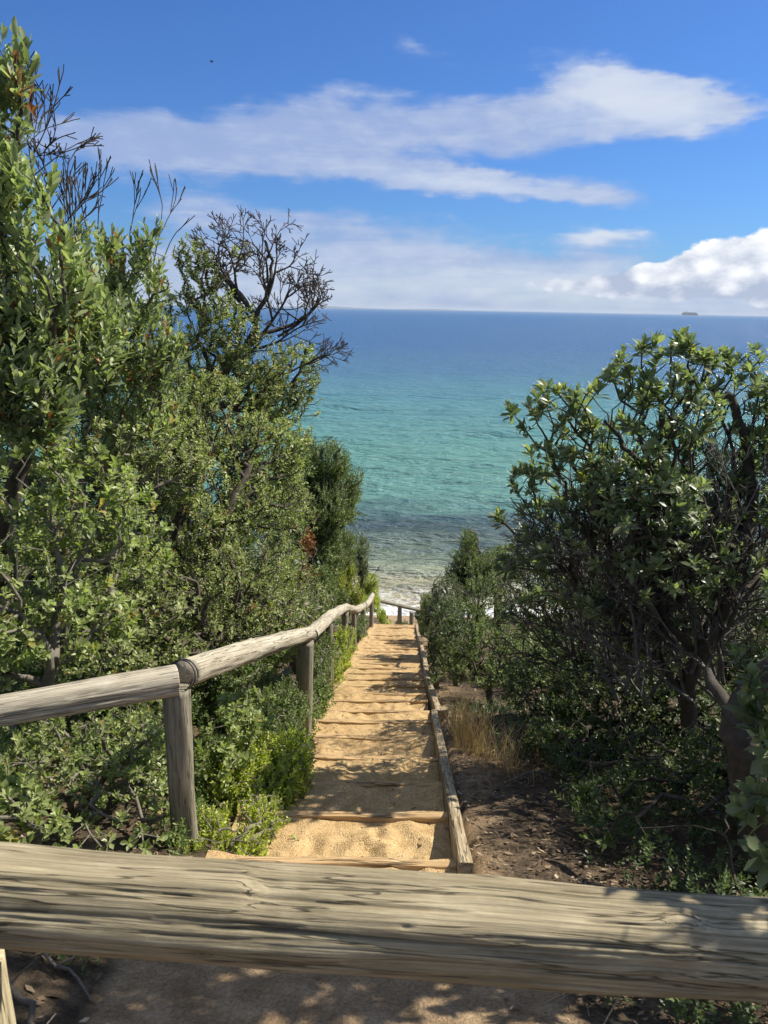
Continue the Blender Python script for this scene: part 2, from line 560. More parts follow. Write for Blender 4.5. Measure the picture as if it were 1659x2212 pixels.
# gravel lying on the sand
rg = np.random.default_rng(3)
sel = TREADS[(TREADS[:, 1] > 1.3) & (TREADS[:, 1] < 8)]
P = sel[rg.integers(0, len(sel), 9000)] + np.c_[rg.normal(0, .012, (9000, 2)), np.zeros(9000)]
clump = fbm(P * np.array([2.5, 2.5, 0]), 3, 44)
P = P[clump + rg.normal(0, .25, len(P)) > -.05]
oct_ = np.array([[1, 0, 0], [0, 1, 0], [-1, 0, 0], [0, -1, 0], [0, 0, .75], [0, 0, -.6]], float)
octf = np.array([[0, 1, 4], [1, 2, 4], [2, 3, 4], [3, 0, 4], [1, 0, 5], [2, 1, 5], [3, 2, 5], [0, 3, 5]])
sz = (.0016 + .0032 * rg.random(len(P)) ** 3)
th = rg.uniform(0, 6.28, len(P))
ov = oct_[None] * (1 + .35 * rg.normal(size=(len(P), 6, 3))) * sz[:, None, None]
c_, s__ = np.cos(th)[:, None], np.sin(th)[:, None]
ov = np.stack([ov[..., 0] * c_ - ov[..., 1] * s__, ov[..., 0] * s__ + ov[..., 1] * c_, ov[..., 2]], -1)
GV = (P[:, None, :] + ov).reshape(-1, 3)
GF = (octf[None] + 6 * np.arange(len(P))[:, None, None]).reshape(-1, 3)
gr = mesh_from('gravel', GV, GF, M['gravel'], None, False, {'rnd': ('FACE', np.repeat(rg.random(len(P)), 8))})
gr['kind'] = 'stuff'
gr['label'] = 'small stones and grit lying on the orange sand of the steps'


# ------------------------------------------------------------------ timber builders
def tube_log(length, r0, r1, nseg, nring, seed, cracks=20, rough=.004, knots=(), dents=(), caps=True, bow=0):
    """round timber along local X from 0 to length; returns verts, faces, knot attribute"""
    rs = np.random.default_rng(seed)
    x = np.linspace(0, length, nseg)
    th = np.linspace(0, 2 * math.pi, nring, endpoint=False)
    X, TH = np.meshgrid(x, th, indexing='ij')
    rad = r0 + (r1 - r0) * X / length
    cy, cz = np.cos(TH), np.sin(TH)
    P = np.stack([X * 1.6, cy * 1.1 + seed * 3.3, cz * 1.1], -1)
    rad = rad + rough * 2.2 * fbm(P, 3, seed)
    P2 = np.stack([X * 2.5, cy * 9 + seed, cz * 9], -1)
    rad = rad + rough * .35 * fbm(P2, 3, seed + 1)
    kn = np.zeros_like(X)
    for (kx, kt, kl, kw, kh, dk) in knots:
        dt = (TH - kt + math.pi) % (2 * math.pi) - math.pi
        q = ((X - kx) / kl) ** 2 + (dt / kw) ** 2
        rad = rad + kh * np.exp(-q)
        kn = np.maximum(kn, dk * np.exp(-q * 2.2) * (.75 + .35 * np.sin(np.sqrt(q) * 16)))
    for (kx, kt, kl, kw, kh) in dents:      # long flats and dips
        dt = (TH - kt + math.pi) % (2 * math.pi) - math.pi
        rad = rad + kh * sstep(-kl, kl, X - kx) * np.exp(-(dt / kw) ** 2)
    for c in range(cracks):
        tc, xc = rs.uniform(0, 2 * math.pi), rs.uniform(0, length)
        ln = rs.uniform(.06, .32)
        dp, wd = rs.uniform(.0015, .0065), rs.uniform(.0011, .0028)
        wob = tc + .022 * np.sin(X * rs.uniform(4, 12) + c) + .006 * np.sin(X * 60 + c * 2)
        dt = (TH - wob + math.pi) % (2 * math.pi) - math.pi
        tap = np.clip(1 - np.abs(X - xc) / ln, 0, 1) ** .5
        g_ = np.exp(-((dt * rad) / wd) ** 2) * tap
        rad = rad - dp * g_
        kn = np.maximum(kn, .8 * g_)
    yb = bow * np.sin(X / length * math.pi)
    V = np.stack([X, cy * rad, cz * rad + yb], -1).reshape(-1, 3)
    i = np.arange(nseg * nring).reshape(nseg, nring)
    j = np.roll(i, -1, 1)
    Fq = np.stack([i[:-1], j[:-1], j[1:], i[1:]], -1).reshape(-1, 4)
    kn = kn.ravel()
    if caps:
        for row, xx, flip in ((i[0], 0, False), (i[-1], length, True)):
            # two shrinking rings closed to a small flat
            ring = V[row]
            cen = ring.mean(0)
            inn = cen + (ring - cen) * .02
            base = len(V)
            V = np.vstack([V, inn])
            kn = np.concatenate([kn, np.full(nring, .2)])
            a = row
            b = base + np.arange(nring)
            q = np.stack([a, np.roll(a, -1), np.roll(b, -1), b], -1)
            Fq = np.vstack([Fq, q[:, ::-1] if not flip else q])
    return V, Fq, kn


def place_x(V, a, b, up=(0, 0, 1)):
    """map local X axis 0..L onto the segment a->b (rotation matrix returned for the object)"""
    a, b = np.asarray(a, float), np.asarray(b, float)
    ex = (b - a) / np.linalg.norm(b - a)
    up = np.asarray(up, float)
    ey = np.cross(up, ex)
    ey /= np.linalg.norm(ey)
    ez = np.cross(ex, ey)
    mt = Matrix.Identity(4)
    for r_ in range(3):
        mt[r_][0], mt[r_][1], mt[r_][2], mt[r_][3] = float(ex[r_]), float(ey[r_]), float(ez[r_]), float(a[r_])
    return mt


def log_obj(name, a, b, r0, r1, mat, parent=None, seed=0, nseg=80, nring=28, up=(0, 0, 1), **kw):
    L = float(np.linalg.norm(np.asarray(b) - np.asarray(a)))
    V, Fq, kn = tube_log(L, r0, r1, nseg, nring, seed, **kw)
    o = mesh_from(name, V, Fq, mat, None, True, {'knot': ('POINT', kn)})
    o.matrix_world = place_x(V, a, b, up)
    if parent is not None:
        wm = o.matrix_world.copy()
        o.parent = parent
        o.matrix_parent_inverse = parent_inv(parent)
        o.matrix_world = wm
        o.matrix_basis = parent_inv(parent) @ wm
        o.matrix_parent_inverse = Matrix.Identity(4)
    return o


def parent_inv(p):
    return Matrix.Translation(p.location).inverted()


# ------------------------------------------------------------------ foreground log barrier
fa, fb = at(-560, 1884, .985), at(2250, 2092, 1.07)
axis_l = np.linalg.norm(fb - fa)


def log_x(dx):            # photo x -> distance along the log
    p = at(dx, 1937 + dx * .0693, 1.0)
    ex = (fb - fa) / axis_l
    return float(np.dot(p - fa, ex))


bar = thing('log_barrier', 'thick weathered log rail lying across the whole foreground', 'barrier', (fa[0], fa[1], float(ground_z(fa[0], fa[1]))))
UPc, FRc = math.pi / 2, math.pi * 1.5
# local frame: X along the log (to the right), Y = up x X (points away from the camera), Z up: theta 90 deg = top, 180 deg = camera side
CAMS = math.pi
log_obj('rail', fa, fb, .0765, .076, M['log'], bar, seed=41, nseg=760, nring=190, cracks=170, rough=.0042,
        knots=[(log_x(1475), 2.05, .035, .30, .012, .15), (log_x(1440), 2.62, .05, .22, .006, .55), (log_x(455), 3.35, .028, .20, -.003, .95),
               (log_x(440), 2.95, .07, .35, .004, .0), (log_x(1560), 1.9, .05, .4, -.004, 0), (log_x(1415), 3.1, .05, .25, -.004, .5), (log_x(870), 2.5, .012, .05, -.003, .9)],
        dents=[(log_x(540), 1.85, .03, .6, -.0125), (log_x(1150), 1.9, .12, .7, -.003), (log_x(250), 1.9, .1, .6, .003)])
pp = at(-80, 2100, 1.03)
pz = float(ground_z(pp[0], pp[1])) - .3
log_obj('post', (pp[0], pp[1], pz), (pp[0], pp[1], pp[2] + .02), .066, .063, M['pale_post'], bar, seed=43, nseg=60, nring=40, up=(0, 1, 0))
pp2 = at(2080, 2140, 1.03)
log_obj('post', (pp2[0], pp2[1], float(ground_z(pp2[0], pp2[1])) - .3), (pp2[0], pp2[1], pp2[2] + .05), .066, .063, M['post'], bar, seed=44, nseg=60, nring=40, up=(0, 1, 0))

# ------------------------------------------------------------------ rail fence down the left side
POSTS = [  # d, x, height of rail centre over the step line, post radius, lean
    (2.74, -.795, .735, .056, .00), (4.85, -.505, .735, .056, .03), (6.75, -.49, .735, .037, .0), (9.0, -.455, .735, .042, .0),
    (10.6, -.41, .72, .042, .0), (13.0, -.335, .60, .055, .0), (15.5, -.226, .69, .05, .0)]
fen = thing('rail_fence', 'grey round rail fence running down the left side of the steps', 'fence', (-.795, 2.74, float(ground_z(-.795, 2.74))))
tops = []
for i, (d, x, hh, r, lean) in enumerate(POSTS):
    zt = float(zline(d)) + hh
    tops.append(np.array([x, d, zt]))
    zb = float(zline(d)) - .35
    log_obj('post', (x - lean * 1.6, d, zb), (x - .01, d, zt - .03), r, r * .95, M['post'], fen, seed=60 + i, nseg=60 if i < 3 else 24,
            nring=36 if i < 3 else 18, up=(0, 1, 0), cracks=16 if i < 3 else 4)
ra0 = at(-330, 1592, 2.22)
ra1 = tops[0] + np.array([-.005, -.01, .012])
log_obj('rail', ra0, ra1, .051, .060, M['rail'], fen, seed=70, nseg=240, nring=72, cracks=34, rough=.0025)
t1 = tops[1] + np.array([.0, .0, .0])
log_obj('rail', tops[0] + np.array([.02, .06, .012]), t1 + np.array([.012, .10, -.015]), .057, .050, M['rail'], fen, seed=71, nseg=260, nring=64, cracks=30, rough=.003, bow=.012,
        knots=[(.62, 1.6, .03, 1.2, .004, .25), (.25, 1.6, .03, 1.2, .003, .2), (1.5, 1.6, .03, 1.2, .005, .3)])
log_obj('rail', t1 + np.array([.012, .07, -.01]), tops[3] + np.array([.01, .08, .0]), .053, .050, M['rail'], fen, seed=72, nseg=160, nring=40, cracks=20, bow=.03)
log_obj('rail', tops[3] + np.array([.01, .04, .0]), tops[5] + np.array([0, .05, .0]), .052, .055, M['rail'], fen, seed=73, nseg=90, nring=30, cracks=8, bow=-.04)
log_obj('rail', tops[5] + np.array([0, .0, .01]), tops[6] + np.array([.01, .08, .03]), .056, .05, M['rail'], fen, seed=74, nseg=60, nring=30, cracks=6, bow=-.05)


def strap(center, axis, rad, width, parent, turns=2, seed=0):
    """a wire tie wound a few times round a rail"""
    axis = np.asarray(axis, float)
    axis /= np.linalg.norm(axis)
    e1 = np.cross(axis, (0, 0, 1.0))
    e1 /= np.linalg.norm(e1)
    e2 = np.cross(axis, e1)
    n = 40 * turns
    t_ = np.linspace(0, turns * 2 * math.pi, n)
    c = np.asarray(center)[None] + axis[None] * (width * (t_ / t_[-1] - .5))[:, None] + rad * (np.cos(t_)[:, None] * e1 + np.sin(t_)[:, None] * e2)
    k = 6
    tt = np.linspace(0, 2 * math.pi, k, endpoint=False)
    rd = (c - np.asarray(center)[None])
    rd = rd - (rd @ axis)[:, None] * axis[None]
    rd /= np.linalg.norm(rd, axis=1)[:, None]
    ring = c[:, None, :] + .0032 * (np.cos(tt)[None, :, None] * rd[:, None, :] + np.sin(tt)[None, :, None] * axis[None, None, :])
    i = np.arange(n * k).reshape(n, k)
    j = np.roll(i, -1, 1)
    return ring.reshape(-1, 3), np.stack([i[:-1], i[1:], j[1:], j[:-1]], -1).reshape(-1, 4)


for cc, ax, rr, w in ((tops[0] + np.array([.008, .03, .012]), (.35, .9, -.3), .061, .04), (tops[1] + np.array([.006, .05, -.012]), (.1, .95, -.3), .057, .03), (tops[5] + np.array([0, .03, .01]), (.0, .95, -.1), .060, .04)):
    v, f = strap(cc, ax, rr, w, fen)
    mesh_from('wire_tie', v - np.array(fen.location), f, M['wire'], fen)

# fence across the foot of the steps
ef = thing('bottom_fence', 'short dark rail fence across the foot of the steps before the surf', 'fence', (.45, 19, float(ground_z(.45, 19))))
e0, e1 = at(800, 1293, 18.2), at(985, 1336, 19.6)
log_obj('rail', e0, e1, .045, .05, M['post'], ef, seed=81, nseg=50, nring=24, cracks=6)
for k, (dx, dy, d, r, tall) in enumerate(((864, 1306, 18.75, .055, 0), (889, 1318, 18.2, .055, -.05), (921, 1319, 19.2, .05, 0))):
    p = at(dx, dy, d)
    log_obj('post', (p[0], p[1], float(ground_z(p[0], p[1])) - .3), (p[0], p[1], p[2] + tall), r, r, M['post'], ef, seed=82 + k, nseg=24, nring=18, up=(0, 1, 0), cracks=3)

# ------------------------------------------------------------------ riser boards and kerb planks
def plank(name, L, w, h, mat, seed, nx=40, parent=None):
    """sawn plank along local X, worn edges: section w (Y) by h (Z), top at z=0"""
    sec = []
    b = .007
    for (y, z) in ((-w / 2, -h), (w / 2, -h), (w / 2, -b), (w / 2 - b * .3, -b * .3), (w / 2 - b, 0), (w * .17, .001), (-w * .17, .001), (-w / 2 + b, 0), (-w / 2 + b * .3, -b * .3), (-w / 2, -b)):
        sec.append((y, z))
    sec = np.array(sec)
    k = len(sec)
    x = np.linspace(0, L, nx)
    P = np.zeros((nx, k, 3))
    P[..., 0] = x[:, None]
    P[..., 1] = sec[None, :, 0]
    P[..., 2] = sec[None, :, 1]
    nz = fbm(np.stack([P[..., 0] * 5, P[..., 1] * 20 + seed * 7.7, P[..., 2] * 6], -1), 3, seed)
    P[..., 2] += np.where(sec[None, :, 1] > -.02, .0045 * nz, 0)
    P[..., 1] += .004 * np.roll(nz, 1, 1)
    V = P.reshape(-1, 3)
    i = np.arange(nx * k).reshape(nx, k)
    j = np.roll(i, -1, 1)
    Fq = np.stack([i[:-1], j[:-1], j[1:], i[1:]], -1).reshape(-1, 4)
    for row, flip in ((i[0], False), (i[-1], True)):
        for q in ((0, 1, 2, 9), (2, 3, 8, 9), (3, 4, 7, 8), (4, 5, 6, 7)):
            f = row[list(q)]
            Fq = np.vstack([Fq, f[None] if flip else f[::-1][None]])
    return mesh_from(name, V, Fq, mat, parent, False, {'knot': ('POINT', np.zeros(len(V)))})


ORD = ['first', 'second', 'third', 'fourth', 'fifth', 'sixth', 'seventh', 'eighth', 'ninth', 'tenth', 'eleventh', 'twelfth', 'thirteenth', 'fourteenth',
       'fifteenth', 'sixteenth', 'seventeenth', 'eighteenth', 'nineteenth', 'twentieth', 'twenty-first', 'twenty-second', 'twenty-third', 'twenty-fourth',
       'twenty-fifth', 'twenty-sixth', 'twenty-seventh', 'twenty-eighth', 'twenty-ninth', 'thirtieth', 'thirty-first', 'thirty-second']
rb = np.random.default_rng(8)
vis = [d for d in NOSE if d > 2.3]
for i, d in enumerate(vis):
    xl, xr = float(xl_edge(d)) + .03, float(xr_edge(d)) - .002
    o = plank('step_board', xr - xl, .042, .21, M['board'], 100 + i, 60 if d < 8 else 24)
    dz = rb.normal(0, .006)
    o.location = (xl, d, float(zline(d)) + .001)
    o.rotation_euler = (0, rb.normal(0, .008), rb.normal(0, .012))
    n = len(vis)
    if i < n - 6:
        lab = f'timber step board, {ORD[i]} board down the steps from the foreground log'
    else:
        lab = f'timber step board, {ORD[n - 1 - i]} board up from the foot of the steps' if i < n - 1 else 'last timber step board at the foot of the steps'
    tag(o, lab, 'step board', 'timber step boards')

KERB = [(2.47, 5.62, .000, .0), (5.56, 7.35, .04, -.03), (7.38, 8.85, .005, .01), (8.80, 11.2, .02, 0), (11.25, 13.8, .0, .01), (13.85, 16.3, .01, 0)]
kl = ['sawn edging plank right of the steps with its cut end by the foreground log', 'edging plank right of the steps beside the dry grass tuft',
      'edging plank right of the steps just beyond the dry grass', 'edging plank right of the steps between two patches of tree shade',
      'edging plank beside the shaded lower steps', 'lowest edging plank on the right beside the foot of the steps']
for i, (d0, d1, ox, tw) in enumerate(KERB):
    a = np.array([float(xr_edge(d0)) + .029 + ox, d0, float(zline(d0)) + .052])
    b = np.array([float(xr_edge(d1)) + .029 + ox + tw, d1, float(zline(d1)) + .052])
    o = plank('edging_plank', float(np.linalg.norm(b - a)), .052, .27, M['kerb'], 200 + i, 110)
    o.matrix_world = place_x(None, a, b)
    tag(o, kl[i], 'plank', 'edging planks along the steps')
# left edging, mostly grown over
LK = [(3.1, 5.15, 'left edging plank of the steps grown over by the lime green shrub'), (5.2, 8.1, 'left edging plank of the steps with its weathered end showing'),
      (8.15, 12.0, 'left edging plank half hidden under green shrubs midway down'), (12.05, 16.3, 'left edging plank at the lower steps under the fence')]
for i, (d0, d1, lab) in enumerate(LK):
    a = np.array([float(xl_edge(d0)) - .06, d0, float(zline(d0)) - .07])
    b = np.array([float(xl_edge(d1)) - .06, d1, float(zline(d1)) - .03])
    o = plank('edging_plank', float(np.linalg.norm(b - a)), .06, .26, M['kerb'], 230 + i, 80)
    o.matrix_world = place_x(None, a, b)
    tag(o, lab, 'plank', 'edging planks along the steps')
# pegs that hold the edging
for i, (d, side, lab) in enumerate(((5.66, 1, 'short square peg behind the edging plank at the dry grass'), (7.3, 1, 'square peg at the far end of the grass side plank'),
                                    (5.28, -1, 'weathered pale peg at the left edge of the steps'))):
    x = float(xr_edge(d)) + .115 if side > 0 else float(xl_edge(d)) - .015
    o = plank('edging_peg', .38, .06, .055, M['kerb'], 260 + i, 12)
    zt = float(zline(d)) + (.05 if side > 0 else .10)
    o.matrix_world = place_x(None, (x, d, zt - .36), (x, d, zt), (0, 1, 0))
    tag(o, lab, 'peg')

# ------------------------------------------------------------------ plants
def perp(d):
    ref = np.tile(np.array([.31, .87, .23]), (len(d), 1))
    e1 = np.cross(d, ref)
    n = np.linalg.norm(e1, axis=1)
    bad = n < .05
    if bad.any():
        e1[bad] = np.cross(d[bad], np.array([1.0, 0, .2]))
    e1 /= np.linalg.norm(e1, axis=1)[:, None] + 1e-9
    return e1, np.cross(d, e1)


def unit(v):
    return v / (np.linalg.norm(v, axis=-1, keepdims=True) + 1e-9)


def grow(base, limbs, tips, seed, seg=.09, wig=.20, rtip=.0022, rexp=.46, rmax=.09, bf=.22, rlimb=None):
    """branch skeleton: explicit limbs first, then every tip reaches for the nearest wood"""
    rs = np.random.default_rng(seed)
    cap = 60000
    pos = np.zeros((cap, 3))
    par = np.full(cap, -1, int)
    plen = np.zeros(cap)
    minr = np.zeros(cap)
    n = 1
    pos[0] = base

    def add_path(start, pts, mr=0.0):
        nonlocal n
        prev = start
        for p in pts:
            pos[n] = p
            par[n] = prev
            plen[n] = plen[prev] + np.linalg.norm(p - pos[prev])
            minr[n] = mr
            prev = n
            n += 1
        return prev

    for lb in limbs:
        pts = [np.asarray(p, float) for p in lb['pts']]
        i0 = int(np.argmin(np.linalg.norm(pos[:n] - pts[0], axis=1)))
        ctrl = [pos[i0]] + pts[(0 if np.linalg.norm(pos[i0] - pts[0]) > .05 else 1):]
        dense = []
        for a in range(len(ctrl) - 1):
            p0 = ctrl[max(a - 1, 0)]
            p1, p2 = ctrl[a], ctrl[a + 1]
            p3 = ctrl[min(a + 2, len(ctrl) - 1)]
            m = max(2, int(np.linalg.norm(p2 - p1) / (seg * .7)))
            for t in np.linspace(0, 1, m + 1)[1:]:
                q = .5 * (2 * p1 + (p2 - p0) * t + (2 * p0 - 5 * p1 + 4 * p2 - p3) * t * t + (3 * p1 - p0 - 3 * p2 + p3) * t ** 3)
                dense.append(q + rs.normal(0, .008, 3))
        rr = lb.get('r', .03)
        prev = i0
        for q_i, q in enumerate(dense):
            prev = add_path(prev, [q], rr * (1 - .55 * q_i / len(dense)))
    b = np.asarray(base, float)
    order = np.argsort(np.linalg.norm(tips - b, axis=1))
    tip_node = np.zeros(len(tips), int)
    for ti in order:
        tp = tips[ti]
        dv = pos[:n] - tp
        dist = np.sqrt((dv * dv).sum(1))
        cost = dist + bf * plen[:n]
        k = int(np.argmin(cost))
        D = dist[k]
        m = max(1, int(D / seg))
        if n + m + 2 >= cap:
            tip_node[ti] = k
            continue
        st = pos[k]
        d0 = pos[k] - pos[par[k]] if par[k] >= 0 else np.array([0, 0, 1.0])
        d0 = d0 / (np.linalg.norm(d0) + 1e-9)
        c1 = st + (d0 * .35 + np.array([0, 0, .12])) * D * .7
        c1 = c1 * .6 + (st + tp) * .2
        pts = []
        for j in range(1, m + 1):
            t = j / m
            q = (1 - t) ** 2 * st + 2 * t * (1 - t) * c1 + t * t * tp
            if j < m:
                q = q + rs.normal(0, wig * seg * .55, 3)
            pts.append(q)
        tip_node[ti] = add_path(k, pts)
    pos, par, minr = pos[:n], par[:n], minr[:n]
    cnt = np.zeros(n)
    cnt[tip_node] += 1
    kids = np.zeros(n, int)
    for i in range(n - 1, 0, -1):
        if cnt[i] == 0:
            cnt[i] = .6
        cnt[par[i]] += cnt[i]
    rad = np.minimum(rtip * cnt ** rexp, rmax)
    rad = np.maximum(rad, minr)
    return pos, par, rad, tip_node


def tubes(pos, par, rad, k=5):
    n = len(pos)
    d = np.zeros((n, 3))
    has = par >= 0
    d[has] = pos[has] - pos[par[has]]
    # direction smoothed with the main child
    main = np.full(n, -1, int)
    best = np.zeros(n)
    for i in range(1, n):
        p = par[i]
        if rad[i] > best[p]:
            best[p] = rad[i]
            main[p] = i
    d[0] = pos[main[0]] - pos[0] if main[0] >= 0 else (0, 0, 1)
    d = unit(d)
    dd = d.copy()
    hm = main >= 0
    dd[hm] = unit(d[hm] + d[main[hm]])
    e1, e2 = perp(dd)
    tt = np.linspace(0, 2 * math.pi, k, endpoint=False)
    ct, st = np.cos(tt), np.sin(tt)
    ring = pos[:, None, :] + rad[:, None, None] * (ct[None, :, None] * e1[:, None, :] + st[None, :, None] * e2[:, None, :])
    idx = np.arange(1, n)
    p = par[idx]
    ismain = main[p] == idx
    side = idx[~ismain]
    # extra start rings for side branches
    sd = d[side]
    f1, f2 = perp(sd)
    r_s = np.minimum(rad[side] * 1.25, rad[par[side]])
    ring2 = pos[par[side]][:, None, :] + r_s[:, None, None] * (ct[None, :, None] * f1[:, None, :] + st[None, :, None] * f2[:, None, :])
    V = np.concatenate([ring.reshape(-1, 3), ring2.reshape(-1, 3)])
    start = np.zeros(n, int)
    start[idx[ismain]] = p[ismain] * k
    start[side] = n * k + np.arange(len(side)) * k
    a = start[idx][:, None] + np.arange(k)[None]
    b = idx[:, None] * k + np.arange(k)[None]
    Fq = np.stack([a, np.roll(a, -1, 1), np.roll(b, -1, 1), b], -1).reshape(-1, 4)
    return V, Fq


HI = (np.array([0, .30, .68, 1.0]), np.array([.10, .62, .0, .05]))


def leaf_mesh(o, d, up, L, W, shape='ob', lod=2, fold=.18, curl=.12, rs=None):
    """leaves: o origin, d direction, up upper side, L length, W half width"""
    side = unit(np.cross(d, up))
    nrm = np.cross(side, d)
    if lod == 2:
        t = np.array([0, .32, .70, 1.0])
        w = {'ob': np.array([.10, .62, 1.0, .10]), 'ban': np.array([.14, .82, 1.0, .12]), 'wat': np.array([.12, .72, 1.0, .28]), 'el': np.array([.10, .92, .80, .06]), 'lin': np.array([.2, 1, .9, .1])}[shape]
    else:
        t = np.array([0, .6, 1.0])
        w = {'ob': np.array([.12, 1.0, .25]), 'el': np.array([.12, 1.0, .12]), 'lin': np.array([.3, 1, .15])}[shape]
    nr = len(t)
    N = len(o)
    mid = o[:, None, :] + d[:, None, :] * (t[None, :, None] * L[:, None, None]) - nrm[:, None, :] * (curl * t ** 2)[None, :, None] * L[:, None, None]
    if lod == 2:
        V = np.zeros((N, nr, 3, 3))
        V[:, :, 1] = mid
        lift = nrm[:, None, :] * (fold * w[None, :, None] * W[:, None, None] * 2)
        sd = side[:, None, :] * (w[None, :, None] * W[:, None, None])
        V[:, :, 0] = mid - sd + lift
        V[:, :, 2] = mid + sd + lift
        base = []
        for r_ in range(nr - 1):
            for c in range(2):
                base.append([r_ * 3 + c, r_ * 3 + c + 1, (r_ + 1) * 3 + c + 1, (r_ + 1) * 3 + c])
        per = nr * 3
    else:
        V = np.zeros((N, nr, 2, 3))
        sd = side[:, None, :] * (w[None, :, None] * W[:, None, None])
        V[:, :, 0] = mid - sd
        V[:, :, 1] = mid + sd
        base = [[r_ * 2, r_ * 2 + 1, r_ * 2 + 3, r_ * 2 + 2] for r_ in range(nr - 1)]
        per = nr * 2
    base = np.array(base)
    Fq = (base[None] + per * np.arange(N)[:, None, None]).reshape(-1, 4)
    return V.reshape(-1, 3), Fq, len(base)


STY = {
    # n leaves, length, half width, shape, stem length carrying leaves, (inner, outer angle), lod, material
    'wattle': dict(n=9, L=.074, W=.0125, shape='wat', stem=.17, ang=(12, 50), lod=2, mat='wattle'),
    'round': dict(n=10, L=.043, W=.0105, shape='ob', stem=.05, ang=(18, 72), lod=2, mat='round'),
    'roundbig': dict(n=10, L=.060, W=.0150, shape='ob', stem=.06, ang=(18, 72), lod=2, mat='round'),
    'olive': dict(n=11, L=.030, W=.0074, shape='ob', stem=.06, ang=(20, 70), lod=2, mat='olive'),
    'banksia': dict(n=12, L=.066, W=.0140, shape='ban', stem=.05, ang=(12, 76), lod=2, mat='banksia'),
    'fine': dict(n=20, L=.021, W=.0048, shape='el', stem=.13, ang=(30, 65), lod=1, mat='fine'),
    'finebig': dict(n=16, L=.032, W=.0080, shape='el', stem=.14, ang=(30, 65), lod=1, mat='fine'),
    'lime': dict(n=22, L=.022, W=.0054, shape='el', stem=.12, ang=(30, 60), lod=1, mat='lime'),
    'limefar': dict(n=16, L=.034, W=.0085, shape='el', stem=.14, ang=(30, 65), lod=1, mat='lime'),
    'yellow': dict(n=16, L=.036, W=.009, shape='el', stem=.16, ang=(30, 60), lod=1, mat='yellow'),
    'grey': dict(n=14, L=.042, W=.0085, shape='el', stem=.16, ang=(25, 60), lod=1, mat='greyleaf'),
    'dead': dict(n=12, L=.036, W=.0085, shape='el', stem=.12, ang=(40, 130), lod=1, mat='deadleaf'),
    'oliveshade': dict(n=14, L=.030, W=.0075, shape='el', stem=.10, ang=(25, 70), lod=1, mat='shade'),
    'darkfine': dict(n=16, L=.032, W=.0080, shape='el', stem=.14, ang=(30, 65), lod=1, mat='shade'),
}


def foliage(tips, axes, sty, seed, scale=1.0):
    rs = np.random.default_rng(seed)
    S = STY[sty]
    n = S['n']
    N = len(tips)
    e1, e2 = perp(axes)
    k = np.arange(n)
    frac = (k + .5) / n                       # 0 at the tip .. 1 low on the stem
    phi = k[None] * 2.39996 + rs.uniform(0, 6.28, (N, 1)) + rs.normal(0, .25, (N, n))
    th = np.radians(S['ang'][0] + (S['ang'][1] - S['ang'][0]) * frac[None] + rs.normal(0, 9, (N, n)))
    d = np.cos(th)[..., None] * axes[:, None, :] + np.sin(th)[..., None] * (np.cos(phi)[..., None] * e1[:, None] + np.sin(phi)[..., None] * e2[:, None])
    d = unit(d + rs.normal(0, .10, (N, n, 3)))
    up = np.tile(axes[:, None, :], (1, n, 1)) + np.array([0, 0, .35]) + rs.normal(0, .22, (N, n, 3))
    o = tips[:, None, :] - axes[:, None, :] * (S['stem'] * frac * scale)[None, :, None]
    vig = rs.uniform(.62, 1.25, (N, 1))
    L = S['L'] * scale * vig * (.62 + .48 * np.sqrt(frac))[None] * rs.uniform(.8, 1.15, (N, n))
    W = S['W'] * scale * vig * (.70 + .36 * np.sqrt(frac))[None] * rs.uniform(.8, 1.2, (N, n))
    keep = rs.random((N, n)) > .07
    o, d, up, L, W = o[keep], d[keep], up[keep], L[keep], W[keep]
    V, Fq, nf = leaf_mesh(o, d, up, L, W, S['shape'], S['lod'], fold=rs.uniform(.1, .25), curl=.10)
    # leaf tone: new leaves at the shoot's tip are paler; each shoot has its own tone too
    tone = np.clip(.36 + .30 * (1 - frac)[None] + rs.normal(0, .16, (N, n)) + rs.normal(0, .12, (N, 1)), 0, .94)
    odd = (rs.random((N, n)) > .984) | (rs.random((N, 1)) > .988)
    tone = np.where(odd, 1.0, tone)[keep]
    return V, Fq, np.repeat(tone, nf)


